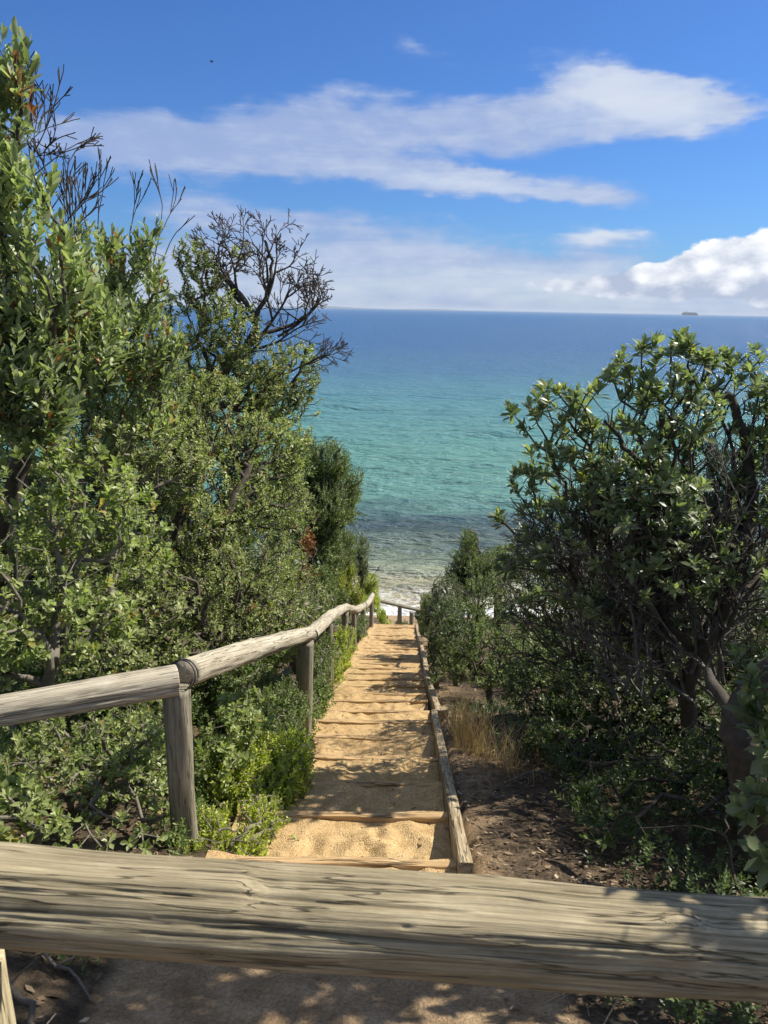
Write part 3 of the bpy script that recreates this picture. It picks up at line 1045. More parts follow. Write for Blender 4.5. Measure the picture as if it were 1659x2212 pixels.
def blob_tips(blobs, dens, seed, shell=.55):
    """points through a union of soft ellipsoids, thick towards their skin; blob = (dx, dy, d, rx, ry[, rd, weight]) in photo units"""
    rs = np.random.default_rng(seed)
    P, A = [], []
    for b in blobs:
        dx, dy, d, rx, ry = b[:5]
        c = at(dx, dy, d)
        RX, RY = px2m(rx, dx, dy, d), px2m(ry, dx, dy, d)
        RD = b[5] if len(b) > 5 and b[5] else .5 * (RX + RY)
        wt = b[6] if len(b) > 6 else 1
        area = 4 * math.pi * ((RX * RY) ** 1.6 / 3 + (RX * RD) ** 1.6 / 3 + (RY * RD) ** 1.6 / 3) ** (1 / 1.6)
        n = max(6, int(area * dens * wt * DM))
        u = unit(rs.normal(size=(n, 3)))
        r = shell + (1 - shell) * rs.random(n) ** .6
        # uneven skin: lobes stick out and hollows sink in
        lob = 1 + .22 * fbm(u * 2.1 + c[None], 3, seed)
        q = u * (r * lob)[:, None]
        P.append(c + q * np.array([RX, RD, RY]))
        A.append(unit(q / np.array([RX, RD, RY])))
    P, A = np.concatenate(P), np.concatenate(A)
    g_ = fbm(P * 3.2, 2, seed + 7)
    keep = g_ + rs.normal(0, .3, len(P)) > -.42
    P, A = P[keep], A[keep]
    keep = P[:, 2] > ground_z(P[:, 0], P[:, 1], False) + .04
    # nothing grows into the open way of the steps
    ins = (P[:, 0] > xl_edge(P[:, 1]) + np.where(P[:, 1] < 5.6, .25 - .08 * np.sin(P[:, 1] * 3), .12)) & (P[:, 0] < xr_edge(P[:, 1]) + .02) & (P[:, 1] < 17) & (P[:, 2] < zline(P[:, 1]) + 1.0)
    keep &= ~ins
    return P[keep], A[keep]


NPL = [0]
DM = 2.6


def plant(name, label, cat, base, blobs, sty, dens=60, seed=None, limbs=(), bare=(), dead=(), bark='bark_dark', group=None, scale=1.0, seg=.09, wig=.2,
          rtip=.002, rmax=.07, rexp=.46, up=.45, shell=.55, kside=5, inner=0, bf=.22):
    NPL[0] += 1
    seed = seed or 300 + NPL[0] * 13
    rs = np.random.default_rng(seed)
    base = np.asarray(base, float)
    if len(base) == 2:
        base = np.array([base[0], base[1], float(ground_z(base[0], base[1]))])
    base = base - np.array([0, 0, .04])
    P, A = blob_tips(blobs, dens, seed, shell)
    nL = len(P)
    allP = [P]
    if inner:                                    # bare inner twigs
        I = P[rs.integers(0, nL, inner)] * .72 + base * .0 + .28 * P.mean(0) + rs.normal(0, .06, (inner, 3))
        allP.append(I)
    nb = 0
    if bare:
        for bb in bare:
            Q, _ = blob_tips([bb[:6]], bb[6] if len(bb) > 6 else 40, seed + 5, .1)
            allP.append(Q)
            nb += len(Q)
    nd = 0
    if dead:
        Dp, Da = blob_tips(dead, dens, seed + 9, .3)
        allP.append(Dp)
        nd = len(Dp)
    T = np.concatenate(allP)
    pos, par, rad, tn = grow(base, list(limbs), T, seed, seg, wig, rtip, rexp, rmax, bf)
    V, Fq = tubes(pos, par, rad, kside)
    o = thing(name, label, cat, base, group)
    loc = base
    mesh_from('trunk', V - loc, Fq, M[bark], o)
    tipdir = unit(pos[tn] - pos[np.maximum(par[tn], 0)])
    ax = unit(tipdir[:nL] * .55 + A * .45 + np.array([0, 0, up]) + rs.normal(0, .22, (nL, 3)))
    LV, LF, tone = foliage(P, ax, sty, seed + 2, scale)
    mesh_from('crown', LV - loc, LF, M[STY[sty]['mat']], o, True, {'rnd': ('FACE', tone)})
    if nd:
        axd = unit(Da * .4 + np.array([0, 0, -.5]) + rs.normal(0, .4, (nd, 3)))
        LV, LF, tone = foliage(Dp, axd, 'dead', seed + 3, scale)
        dd = mesh_from('dead_foliage', LV - loc, LF, M['deadleaf'], o, True, {'rnd': ('FACE', tone)})
        dd['label'] = 'dead rusty brown foliage'
    return o


def fan(start, direc, L, r, depth, seed, spread=.5, up=.25, nodes=None, parent=-1, shrink=.74, kids=(2, 3)):
    """branching bare shoots, each shoot bending a little upwards; returns lists of nodes, parents, radii"""
    rs = seed if isinstance(seed, np.random.Generator) else np.random.default_rng(seed)
    if nodes is None:
        nodes = ([np.asarray(start, float)], [-1], [r])
        parent = 0
    pos, par, rad = nodes
    p = pos[parent].copy()
    d = np.asarray(direc, float) / np.linalg.norm(direc)
    n = max(3, int(L / .035))
    for j in range(n):
        d = d + rs.normal(0, .075, 3) + np.array([0, 0, up * .09])
        d /= np.linalg.norm(d)
        p = p + d * L / n
        pos.append(p.copy()); par.append(parent); rad.append(r * (1 - .35 * (j + 1) / n))
        parent = len(pos) - 1
        if depth > 0 and j == n // 2 and rs.random() < .55:
            q = unit(d + rs.normal(0, spread, 3))
            fan(None, q, L * shrink * rs.uniform(.5, .9), r * .55, depth - 1, rs, spread, up, nodes, parent, shrink, kids)
    if depth > 0:
        for _ in range(rs.integers(kids[0], kids[1] + 1)):
            q = unit(d + rs.normal(0, spread, 3))
            fan(None, q, L * shrink * rs.uniform(.7, 1.2), r * .64, depth - 1, rs, spread, up, nodes, parent, shrink, kids)
    return nodes


def add_fans(tree, specs, mat, label=None, rmin=.0024):
    """bare shoots as a part of a tree: (start, direction, length, radius, depth, spread, up)"""
    Vs, Fs, o_ = [], [], 0
    for i, (st, di, L, r, dp, spd, upw) in enumerate(specs):
        nd = fan(st, di, L, r, dp, 900 + i * 7 + len(specs), spd, upw)
        V, Fq = tubes(np.array(nd[0]), np.array(nd[1]), np.maximum(np.array(nd[2]), rmin), 5)
        Vs.append(V); Fs.append(Fq + o_)
        o_ += len(V)
    o = mesh_from('bare_branches', np.concatenate(Vs) - np.array(tree.location), np.concatenate(Fs), M[mat], tree)
    if label:
        o['label'] = label
    return o


def pts(*a):
    return [at(*p) for p in a]


# ---- left side, from the near edge to the far end
wa = plant('wattle_shrub', 'tall wattle with long flat leaves rising highest at the left edge', 'shrub', (-2.35, 4.1),
      [(25, 150, 3.6, 55, 75), (-60, 330, 3.6, 120, 170), (40, 400, 3.5, 85, 75), (95, 560, 3.6, 120, 110), (25, 700, 3.5, 130, 130), (60, 850, 3.6, 120, 100), (-120, 620, 3.4, 130, 300), (170, 700, 3.9, 120, 110)],
      'wattle', 84, bark='bark_dark', inner=120, up=1.3, rmax=.05, rtip=.0019)
add_fans(wa, [(at(10, 510, 3.9), (.25, .1, 1), 0.236, 0.0064, 4, .32, .5), (at(40, 480, 3.9), (.6, .1, 1), 0.223, 0.0056, 4, .32, .4), (at(60, 550, 3.9), (.75, .1, .9), 0.223, 0.0056, 4, .3, .5),
              (at(100, 640, 3.9), (.3, 0, 1), 0.223, 0.0048, 4, .26, .6), (at(20, 410, 3.9), (.7, .1, .8), 0.174, 0.0048, 4, .34, .4), (at(150, 640, 3.9), (.25, 0, 1), 0.211, 0.0040, 3, .22, .6)], 'bark_twig', 'grey brown leafless twigs')
wb = plant('wattle_shrub', 'broad wattle shrub with grey green flat leaves left of the bare topped tree', 'shrub', (-1.9, 5.0),
      [(320, 500, 4.2, 38, 45), (300, 600, 4.3, 75, 80), (210, 560, 4.2, 75, 75), (180, 680, 4.4, 110, 90), (300, 730, 4.5, 110, 90), (250, 850, 4.6, 150, 90)],
      'wattle', 92, bark='bark_grey', inner=100, up=1.3, rmax=.05, scale=.85)
add_fans(wb, [(at(190, 600, 4.5), (.15, 0, 1), 0.260, 0.0048, 3, .2, .6), (at(210, 560, 4.5), (.35, 0, 1), 0.248, 0.0048, 3, .2, .6), (at(290, 590, 4.5), (.0, 0, 1), 0.211, 0.0040, 3, .2, .6),
              (at(330, 580, 4.5), (.2, 0, 1), 0.186, 0.0040, 3, .22, .6), (at(350, 570, 4.6), (.55, 0, 1), 0.198, 0.0032, 1, .15, .3), (at(150, 520, 4.5), (.3, 0, 1), 0.186, 0.0040, 3, .22, .6)], 'bark_twig', 'thin bare upright shoots')
bt = plant('bare_topped_tree', 'gnarled tree with a dark leafless crown against the sea on the left', 'tree', (-1.75, 6.4),
      [(410, 555, 6.6, 45, 45), (455, 640, 6.6, 60, 60), (395, 690, 6.4, 60, 70), (520, 540, 6.9, 28, 22), (640, 800, 6.8, 55, 70), (660, 870, 6.6, 40, 40), (560, 830, 6.4, 80, 50), (450, 770, 6.3, 90, 60), (430, 600, 6.5, 50, 70), (510, 720, 6.2, 70, 60), (600, 860, 6.5, 70, 50), (560, 780, 6.2, 80, 50), (480, 690, 6.2, 60, 60), (670, 810, 6.8, 30, 60)],
      'olive', 92, limbs=[dict(pts=[at(400, 1150, 6.4), at(430, 960, 6.4)] + pts((478, 806, 6.5), (535, 742, 6.6), (552, 690, 6.6), (520, 640, 6.6), (470, 590, 6.6)), r=.05),
                          dict(pts=pts((535, 742, 6.6), (600, 715, 6.7), (655, 690, 6.7), (690, 650, 6.7)), r=.022),
                          dict(pts=pts((552, 690, 6.6), (575, 640, 6.6), (585, 580, 6.7), (575, 520, 6.7)), r=.022)],
      bare=[(640, 880, 6.6, 40, 60, .3, 40), (560, 820, 6.5, 60, 50, .3, 50)],
      bark='bark_dark', seg=.075, wig=.26, rtip=.0027, rmax=.065, rexp=.36, bf=.16)
add_fans(bt, [(at(552, 702, 6.6), (-.9, .2, .9), 0.245, 0.0166, 5, .52, .38), (at(540, 747, 6.6), (.75, -.1, .65), 0.286, 0.0187, 5, .52, .38), (at(520, 652, 6.6), (-.35, -.2, 1), 0.245, 0.0146, 5, .52, .38),
              (at(575, 652, 6.6), (.35, .2, 1), 0.245, 0.0146, 5, .52, .38), (at(600, 727, 6.7), (.9, .1, .45), 0.245, 0.0135, 5, .52, .38), (at(578, 612, 6.7), (.05, -.1, 1), 0.191, 0.0125, 5, .52, .38),
              (at(655, 702, 6.7), (.5, .2, .8), 0.177, 0.0104, 4, .52, .38), (at(560, 752, 6.6), (.8, -.3, .1), 0.273, 0.0125, 4, .52, .38), (at(600, 812, 6.6), (.9, 0, .3), 0.245, 0.0104, 4, .52, .38), (at(470, 602, 6.6), (-.1, .1, 1), 0.177, 0.0104, 4, .52, .38)],
         'bark_twig', 'grey brown leafless branching crown', .0028)
plant('round_leaf_shrub', 'big shrub with large round leaf rosettes at the left edge above the rail', 'shrub', (-2.0, 3.6),
      [(60, 1030, 3.4, 120, 110), (190, 1090, 3.5, 110, 130), (50, 1260, 3.2, 110, 120), (290, 1150, 3.8, 80, 130), (170, 1340, 3.3, 130, 100), (-60, 1350, 3.0, 110, 180), (40, 1400, 3.0, 60, 50)],
      'roundbig', 74, limbs=[dict(pts=pts((110, 1470, 3.2), (90, 1380, 3.15), (40, 1330, 3.1)), r=.018), dict(pts=pts((110, 1470, 3.2), (130, 1300, 3.4), (190, 1170, 3.5)), r=.018)], bark='bark_pale', inner=160, rmax=.03, scale=.70)
plant('round_leaf_shrub', 'spreading olive green shrub in the middle of the left thicket', 'shrub', (-1.55, 5.4),
      [(470, 900, 5.6, 120, 110), (380, 850, 5.4, 90, 70), (570, 970, 5.9, 95, 90), (600, 1060, 5.9, 75, 100), (480, 1060, 5.3, 120, 100), (360, 950, 5.0, 110, 110), (400, 1130, 4.9, 110, 95), (640, 940, 6.0, 40, 50)],
      'olive', 96, limbs=[dict(pts=pts((450, 1400, 5.0), (410, 1250, 5.0), (380, 1180, 5.0), (400, 1050, 5.1)), r=.035), dict(pts=pts((410, 1250, 5.0), (480, 1130, 5.2), (540, 1010, 5.5)), r=.025)], bark='bark_dark', inner=260, rmax=.05, scale=1.05)
plant('round_leaf_shrub', 'pale leaved shrub filling the middle of the left thicket below the wattles', 'shrub', (-2.2, 4.6),
      [(170, 930, 4.3, 130, 80), (290, 960, 4.6, 110, 80), (60, 960, 4.0, 100, 70), (380, 1010, 4.9, 90, 80), (240, 1230, 4.2, 120, 90), (110, 1180, 3.9, 100, 90)],
      'olive', 92, bark='bark_pale', inner=240, rmax=.03, scale=1.05)
plant('round_leaf_shrub', 'shrub with dark open twigs just above the second rail', 'shrub', (-1.3, 5.0),
      [(330, 1290, 4.2, 100, 95), (450, 1220, 4.8, 80, 70), (560, 1200, 5.4, 90, 90), (600, 1300, 5.5, 70, 70), (470, 1350, 4.7, 110, 50), (560, 1370, 5.2, 60, 30), (360, 1400, 4.2, 80, 50), (260, 1350, 4.0, 110, 90), (620, 1230, 5.9, 60, 80), (500, 1300, 4.9, 130, 80), (620, 1330, 5.6, 60, 50), (230, 1420, 3.6, 110, 40), (420, 1420, 4.1, 70, 30)],
      'olive', 92, limbs=[dict(pts=pts((480, 1420, 4.9), (430, 1330, 4.9), (400, 1240, 4.9)), r=.04), dict(pts=pts((500, 1400, 5.0), (520, 1290, 5.1), (505, 1220, 5.2)), r=.03)], bark='bark_grey', inner=320, rmax=.05, scale=.95)
plant('fine_leaf_shrub', 'dark fine leaved shrub filling the back of the left thicket', 'shrub', (-3.6, 6.6),
      [(120, 960, 6.4, 200, 120), (250, 1100, 6.2, 190, 170), (420, 1100, 6.6, 160, 190), (100, 1250, 5.6, 200, 160), (330, 820, 6.8, 160, 90), (470, 880, 7.0, 150, 100), (560, 1180, 7.0, 100, 180), (430, 1300, 6.4, 200, 120), (200, 1400, 5.2, 220, 110), (600, 1000, 7.4, 80, 100)],
      'finebig', 70, bark='bark_dark', inner=60, scale=1.15, seg=.14)
plant('fine_leaf_shrub', 'rounded dark green shrub standing out against the turquoise water on the left', 'shrub', (-1.1, 10.2),
      [(700, 990, 9.8, 55, 50), (725, 1045, 9.9, 62, 60), (690, 1090, 9.6, 80, 70), (640, 1010, 9.8, 60, 70), (740, 1090, 9.8, 38, 45), (650, 1130, 9.5, 80, 60)],
      'fine', 200, bark='bark_dark', scale=1.35, seg=.12, shell=.5)
plant('mixed_shrub', 'leafy green shrub with a rusty dead patch beside the fence', 'shrub', (-.95, 7.6),
      [(610, 1130, 7.6, 60, 60), (640, 1100, 7.8, 50, 60), (600, 1230, 7.0, 60, 80), (660, 1290, 7.4, 55, 55), (590, 1330, 6.4, 60, 45)],
      'olive', 95, dead=[(664, 1190, 7.3, 20, 50), (650, 1250, 7.2, 24, 40)], bark='bark_grey', scale=.9, seg=.1)
plant('fine_leaf_shrub', 'mid green shrub crowding the far rail on the left', 'shrub', (-.95, 10.0),
      [(700, 1200, 9.6, 50, 70), (690, 1270, 9.0, 45, 50), (730, 1180, 10.2, 45, 55), (720, 1290, 9.8, 40, 30)],
      'finebig', 165, bark='bark_grey', scale=1.0, seg=.12)
plant('grey_shrub', 'small grey green shrub below the dark rounded one at the water', 'shrub', (-.75, 14.2),
      [(768, 1180, 14.2, 32, 32), (780, 1215, 14.2, 22, 28), (750, 1215, 13.8, 28, 25)], 'grey', 120, bark='bark_grey', scale=1.2, seg=.14)
plant('yellow_shrub', 'bright yellow green shrub beyond the bend of the left rail', 'shrub', (-.7, 12.4),
      [(745, 1240, 12.4, 28, 42), (760, 1285, 12.2, 32, 32), (728, 1262, 12.0, 25, 40)], 'yellow', 150, bark='bark_grey', scale=1.0, seg=.14)
plant('mixed_shrub', 'pointed green shrub at the tip of the left thicket above the surf', 'shrub', (-.7, 16.8),
      [(795, 1255, 16.4, 25, 22), (803, 1285, 16.4, 28, 24), (775, 1300, 15.8, 30, 25), (818, 1305, 16.8, 15, 22)], 'limefar', 150, bark='bark_grey', scale=1.1, seg=.14,
      limbs=[dict(pts=pts((790, 1280, 16.3), (808, 1240, 16.3), (822, 1222, 16.3)), r=.01)])
plant('mixed_shrub', 'low green shrub behind the last fence post at the foot of the steps', 'shrub', (-.1, 18.6),
      [(826, 1330, 17.6, 12, 18), (838, 1350, 17.6, 12, 18)], 'limefar', 150, bark='bark_grey', scale=1.0, seg=.12)
plant('fine_leaf_shrub', 'leafy shrub pressing against the back of the second rail', 'shrub', (-1.05, 5.8),
      [(500, 1425, 4.7, 75, 40, .3), (570, 1400, 5.2, 75, 45, .3), (620, 1360, 5.8, 60, 50, .3), (660, 1325, 6.6, 45, 50, .3), (695, 1310, 7.6, 36, 40, .3), (640, 1390, 5.7, 40, 30, .2)], 'finebig', 200, bark='bark_pale', scale=.8, seg=.09, inner=60)
# along the left edge of the steps, in front of the fence
plant('lime_shrub', 'bright lime green bush between the first post and the steps', 'shrub', (-.62, 3.45),
      [(585, 1650, 3.6, 95, 80, .24), (545, 1740, 3.3, 85, 75, .22), (630, 1690, 3.6, 50, 65, .18), (500, 1670, 3.4, 75, 80, .22), (480, 1790, 3.05, 60, 45, .16), (640, 1620, 3.9, 45, 50, .18)], 'lime', 620, bark='bark_pale', seg=.06, rtip=.0014, rmax=.012, up=.9, shell=.35, scale=1.0)
plant('round_leaf_shrub', 'glossy round leaved bush right behind the first fence post', 'shrub', (-.75, 3.7),
      [(500, 1580, 3.5, 70, 60, .2), (470, 1640, 3.3, 45, 60, .16), (540, 1530, 3.9, 60, 40, .2)], 'round', 105, bark='bark_pale', seg=.06, rmax=.014, scale=.95, up=.6)
plant('fine_leaf_shrub', 'green bush under the second rail in front of the second post', 'shrub', (-.62, 4.5),
      [(600, 1530, 4.5, 75, 60, .25), (620, 1600, 4.2, 50, 60, .2), (650, 1620, 4.25, 35, 50, .15), (570, 1490, 4.7, 60, 40, .2), (560, 1580, 4.1, 50, 50, .2)], 'fine', 260, bark='bark_pale', seg=.07, rtip=.0014, rmax=.014, scale=1.1, up=.7)
plant('fine_leaf_shrub', 'green bush spilling onto the steps beyond the second post', 'shrub', (-.56, 6.0),
      [(680, 1440, 6.0, 38, 50, .2), (690, 1490, 5.6, 35, 40, .18), (665, 1530, 5.2, 30, 40, .15), (700, 1400, 6.6, 30, 35, .2)], 'fine', 260, bark='bark_pale', seg=.08, rtip=.0015, rmax=.016, scale=1.2, up=.7)
plant('mixed_shrub', 'dense green bush between the thin third post and the lower steps', 'shrub', (-.5, 7.9),
      [(745, 1390, 7.6, 35, 42, .25), (725, 1440, 7.0, 28, 30, .2), (765, 1380, 8.6, 25, 30, .2), (755, 1420, 7.8, 20, 25, .15)], 'limefar', 190, bark='bark_pale', seg=.09, rmax=.018, scale=.8, up=.7)
plant('fine_leaf_shrub', 'dark bush at the foot of the strapped fence post', 'shrub', (-.42, 12.2),
      [(785, 1350, 12.0, 18, 22, .25), (775, 1365, 11.2, 16, 18, .2)], 'finebig', 190, bark='bark_pale', seg=.1, scale=.85)
plant('lime_shrub', 'low green creeper over the left ends of the first steps by the log', 'shrub', (-.72, 2.75),
      [(590, 1790, 3.0, 45, 30, .14), (520, 1830, 2.8, 75, 35, .16), (440, 1830, 2.7, 60, 30, .15), (560, 1760, 3.1, 50, 40, .14), (400, 1850, 2.6, 60, 30, .14), (450, 1780, 2.85, 35, 40, .12)], 'lime', 520, bark='bark_pale', seg=.05, rtip=.0014, rmax=.01, up=.9, shell=.3)
# under the first rail
plant('ground_shrub', 'tangled leafy undergrowth below the first grey rail', 'shrub', (-1.35, 3.2),
      [(90, 1640, 2.95, 110, 80, .25), (230, 1620, 3.1, 110, 80, .25), (320, 1700, 3.0, 70, 80, .2), (150, 1760, 2.7, 110, 70, .2), (330, 1560, 3.4, 60, 50, .25), (290, 1790, 2.75, 60, 40, .2), (200, 1690, 2.9, 140, 90, .3), (60, 1600, 3.0, 90, 60, .2), (345, 1660, 3.05, 40, 90, .15), (330, 1790, 2.6, 60, 45, .15), (230, 1800, 2.5, 90, 40, .15)], 'round', 70, bark='bark_pale', inner=220, rmax=.016, seg=.07, up=.6, scale=.72)
plant('ground_shrub', 'low shrub with broad leaf rosettes at the left edge just above the foreground log', 'shrub', (-1.25, 2.35),
      [(20, 1740, 2.35, 60, 60, .18), (110, 1795, 2.35, 55, 35, .15), (-60, 1700, 2.4, 80, 90, .2)], 'roundbig', 60, bark='bark_pale', rmax=.014, seg=.07, up=.8, scale=.8)
plant('fine_leaf_shrub', 'fine leaved dark bush filling the shade behind the first rail', 'shrub', (-2.1, 4.4),
      [(120, 1530, 4.2, 200, 130, .4), (300, 1480, 4.4, 150, 110, .4), (60, 1700, 3.6, 180, 120, .3), (280, 1680, 3.7, 130, 110, .3), (450, 1500, 4.6, 80, 80, .3), (200, 1600, 3.9, 200, 140, .35)], 'finebig', 150, bark='bark_dark', scale=.8, seg=.11)

# ---- right side
RB = at(1500, 1610, 4.15)
bk = plant('banksia_tree', 'large gnarled dark limbed tree spreading over the right side of the steps', 'tree', (RB[0], RB[1]),
      [(1440, 790, 4.0, 130, 75), (1350, 830, 4.1, 70, 50), (1230, 880, 4.3, 85, 60), (1150, 890, 4.4, 40, 38), (1300, 960, 4.2, 130, 70), (1590, 830, 4.5, 110, 80), (1170, 990, 4.4, 55, 50),
       (1130, 1040, 4.4, 38, 34), (1380, 1060, 4.0, 130, 75), (1560, 970, 4.4, 120, 100), (1072, 1108, 4.6, 20, 20), (1260, 1100, 4.3, 90, 60), (1700, 960, 4.4, 110, 160, None, .8), (1460, 745, 3.9, 45, 32), (1640, 800, 4.6, 60, 60), (1450, 900, 3.9, 110, 80), (1560, 1120, 4.3, 110, 60), (1180, 1110, 4.4, 60, 40), (1300, 1180, 4.1, 160, 70, None, 1.0), (1500, 1200, 3.9, 150, 80, None, .8), (1150, 1200, 4.4, 80, 60, None, .9), (1380, 1290, 4.0, 160, 60, None, .6), (1210, 1290, 4.4, 90, 50, None, .6), (1420, 1080, 3.8, 130, 70, None, .8), (1620, 1060, 4.4, 60, 80), (1100, 880, 4.5, 10, 12), (1190, 850, 4.4, 40, 25)],
      'banksia', 27, limbs=[dict(pts=pts((1485, 1500, 4.15), (1500, 1430, 4.1), (1545, 1370, 4.05), (1560, 1300, 4.0), (1528, 1240, 4.0), (1575, 1180, 4.05), (1620, 1100, 4.2), (1612, 960, 4.3), (1570, 850, 4.4)), r=.050),
                            dict(pts=pts((1560, 1300, 4.0), (1620, 1270, 4.1), (1680, 1180, 4.3), (1700, 1040, 4.4)), r=.034),
                            dict(pts=pts((1500, 1430, 4.1), (1440, 1330, 4.1), (1440, 1200, 4.1), (1460, 1080, 4.05), (1420, 960, 4.05), (1440, 850, 4.0)), r=.031),
                            dict(pts=pts((1440, 1200, 4.1), (1350, 1140, 4.15), (1280, 1050, 4.2), (1200, 960, 4.3)), r=.018),
                            dict(pts=pts((1485, 1500, 4.15), (1380, 1390, 4.2), (1290, 1310, 4.3), (1220, 1230, 4.4), (1130, 1170, 4.5), (1080, 1125, 4.6)), r=.018),
                            dict(pts=pts((1575, 1180, 3.95), (1490, 1180, 3.9), (1400, 1160, 3.9), (1320, 1180, 4.0)), r=.02),
                            dict(pts=pts((1460, 1080, 4.05), (1380, 1000, 4.1), (1310, 910, 4.2)), r=.02)],
      bare=[(1450, 1120, 4.2, 220, 130, .5, 70), (1250, 1180, 4.4, 140, 90, .4, 60), (1330, 1300, 4.3, 150, 100, .4, 50), (1600, 1200, 4.3, 100, 140, .4, 60)], bark='bark_dark', seg=.08, wig=.24, rtip=.0028, rmax=.05, rexp=.34, inner=700, bf=.50, kside=6, up=.6)
rk = np.random.default_rng(91)
add_fans(bk, [(at(rk.uniform(1330, 1580), rk.uniform(1440, 1530), rk.uniform(3.85, 4.3)), (rk.normal(-.35, .6), rk.normal(0, .25), 1), rk.uniform(.30, .44), .013, 4, .40, .25) for _ in range(22)]
         + [(at(rk.uniform(1200, 1640), rk.uniform(1150, 1330), rk.uniform(3.8, 4.4)), (rk.normal(-.1, .5), rk.normal(0, .3), 1), rk.uniform(.18, .26), .007, 4, .42, .3) for _ in range(20)],
         'bark_stem', 'tangle of thin bare stems', .0024)
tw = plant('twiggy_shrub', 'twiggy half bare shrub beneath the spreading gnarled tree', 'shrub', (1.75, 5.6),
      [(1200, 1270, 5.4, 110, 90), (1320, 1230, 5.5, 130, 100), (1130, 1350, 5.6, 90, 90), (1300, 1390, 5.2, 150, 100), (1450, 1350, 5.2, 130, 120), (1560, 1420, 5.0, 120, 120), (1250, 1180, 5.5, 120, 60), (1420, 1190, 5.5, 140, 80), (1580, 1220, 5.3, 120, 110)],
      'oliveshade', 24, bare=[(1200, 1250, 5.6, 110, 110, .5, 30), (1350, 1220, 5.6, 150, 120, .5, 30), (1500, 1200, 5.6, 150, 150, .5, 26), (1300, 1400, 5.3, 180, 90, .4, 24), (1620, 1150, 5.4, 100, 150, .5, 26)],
      bark='bark_grey', inner=300, seg=.1, wig=.25, rtip=.0032, rexp=.34, rmax=.04, scale=1.1, bf=.5)
rf = np.random.default_rng(77)
add_fans(tw, [(at(x, y, d), (rf.normal(-.1, .45), rf.normal(0, .3), 1), .27 * d / 5, .008, 4, .40, .35) for x, y, d in
              ((1380, 1190, 5.4), (1440, 1180, 5.3), (1500, 1170, 5.2), (1560, 1160, 5.2), (1330, 1210, 5.6), (1620, 1150, 5.1), (1470, 1130, 5.4), (1410, 1140, 5.5), (1540, 1120, 5.3), (1130, 1420, 5.6), (1180, 1400, 5.3), (1240, 1430, 5.4), (1300, 1400, 5.0), (1350, 1430, 5.2), (1400, 1400, 5.0), (1450, 1420, 4.9), (1520, 1400, 4.8), (1570, 1380, 4.9), (1630, 1380, 4.8),
               (1200, 1280, 5.4), (1280, 1270, 5.2), (1370, 1260, 5.2), (1460, 1270, 5.0), (1560, 1250, 5.0), (1640, 1230, 5.0), (1320, 1160, 5.2), (1420, 1180, 5.1), (1520, 1170, 5.0), (1620, 1160, 5.0), (1240, 1190, 5.4))],
         'bark_stem', 'tangle of thin bare twigs')
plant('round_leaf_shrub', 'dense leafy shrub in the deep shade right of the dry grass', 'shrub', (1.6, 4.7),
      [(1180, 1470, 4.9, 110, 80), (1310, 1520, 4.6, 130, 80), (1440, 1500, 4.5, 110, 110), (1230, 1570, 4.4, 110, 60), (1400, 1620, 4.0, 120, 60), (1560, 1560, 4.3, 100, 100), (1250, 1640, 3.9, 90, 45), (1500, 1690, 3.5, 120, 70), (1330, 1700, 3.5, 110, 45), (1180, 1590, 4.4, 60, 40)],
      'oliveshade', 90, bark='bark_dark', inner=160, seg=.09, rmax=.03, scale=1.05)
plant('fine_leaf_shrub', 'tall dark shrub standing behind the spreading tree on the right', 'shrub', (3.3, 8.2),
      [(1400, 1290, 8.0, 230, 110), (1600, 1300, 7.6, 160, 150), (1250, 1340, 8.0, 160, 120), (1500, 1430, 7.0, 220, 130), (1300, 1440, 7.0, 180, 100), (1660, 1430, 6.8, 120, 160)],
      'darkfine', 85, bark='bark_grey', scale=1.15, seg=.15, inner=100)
plant('fine_leaf_shrub', 'dark pointed shrub rising above the surf on the right', 'shrub', (1.75, 10.6),
      [(1010, 1170, 10.4, 24, 40), (1000, 1215, 10.2, 40, 45), (1040, 1240, 10.0, 60, 50), (985, 1255, 10.0, 35, 30), (1090, 1215, 10.4, 60, 45)], 'fine', 190, bark='bark_dark', scale=1.45, seg=.12)
plant('mixed_shrub', 'sunlit olive bush at the right edge of the lower steps', 'shrub', (1.12, 10.0),
      [(965, 1275, 9.6, 38, 38), (940, 1310, 9.6, 32, 32), (985, 1310, 9.0, 40, 35), (920, 1330, 9.9, 18, 22)], 'grey', 165, bark='bark_grey', scale=.75, seg=.1)
plant('fine_leaf_shrub', 'green bush with brownish tips beside the right edging plank', 'shrub', (1.15, 8.0),
      [(960, 1370, 7.8, 48, 40), (1010, 1330, 8.0, 55, 45), (930, 1390, 8.2, 25, 30), (970, 1420, 7.2, 45, 40), (1060, 1290, 8.4, 70, 60)], 'finebig', 150, bark='bark_grey', scale=.85, seg=.1)
plant('fine_leaf_shrub', 'upright dark bush hugging the right edge far down the steps', 'shrub', (.98, 12.4),
      [(925, 1315, 12.4, 24, 40, .4), (940, 1350, 11.6, 28, 34, .4), (912, 1345, 12.8, 14, 28, .3)], 'finebig', 150, bark='bark_grey', scale=.9, seg=.1)
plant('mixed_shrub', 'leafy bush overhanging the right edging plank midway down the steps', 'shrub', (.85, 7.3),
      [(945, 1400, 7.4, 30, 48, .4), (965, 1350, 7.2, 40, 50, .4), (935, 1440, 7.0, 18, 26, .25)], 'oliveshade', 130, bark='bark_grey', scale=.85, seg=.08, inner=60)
plant('mixed_shrub', 'low leafy bush just uphill of the dry grass on the right', 'shrub', (1.05, 6.3),
      [(1000, 1430, 6.5, 60, 50), (1060, 1390, 6.6, 75, 60), (1090, 1460, 6.0, 70, 40), (1130, 1420, 6.2, 70, 60)], 'finebig', 115, bark='bark_grey', scale=.8, seg=.09, inner=120)
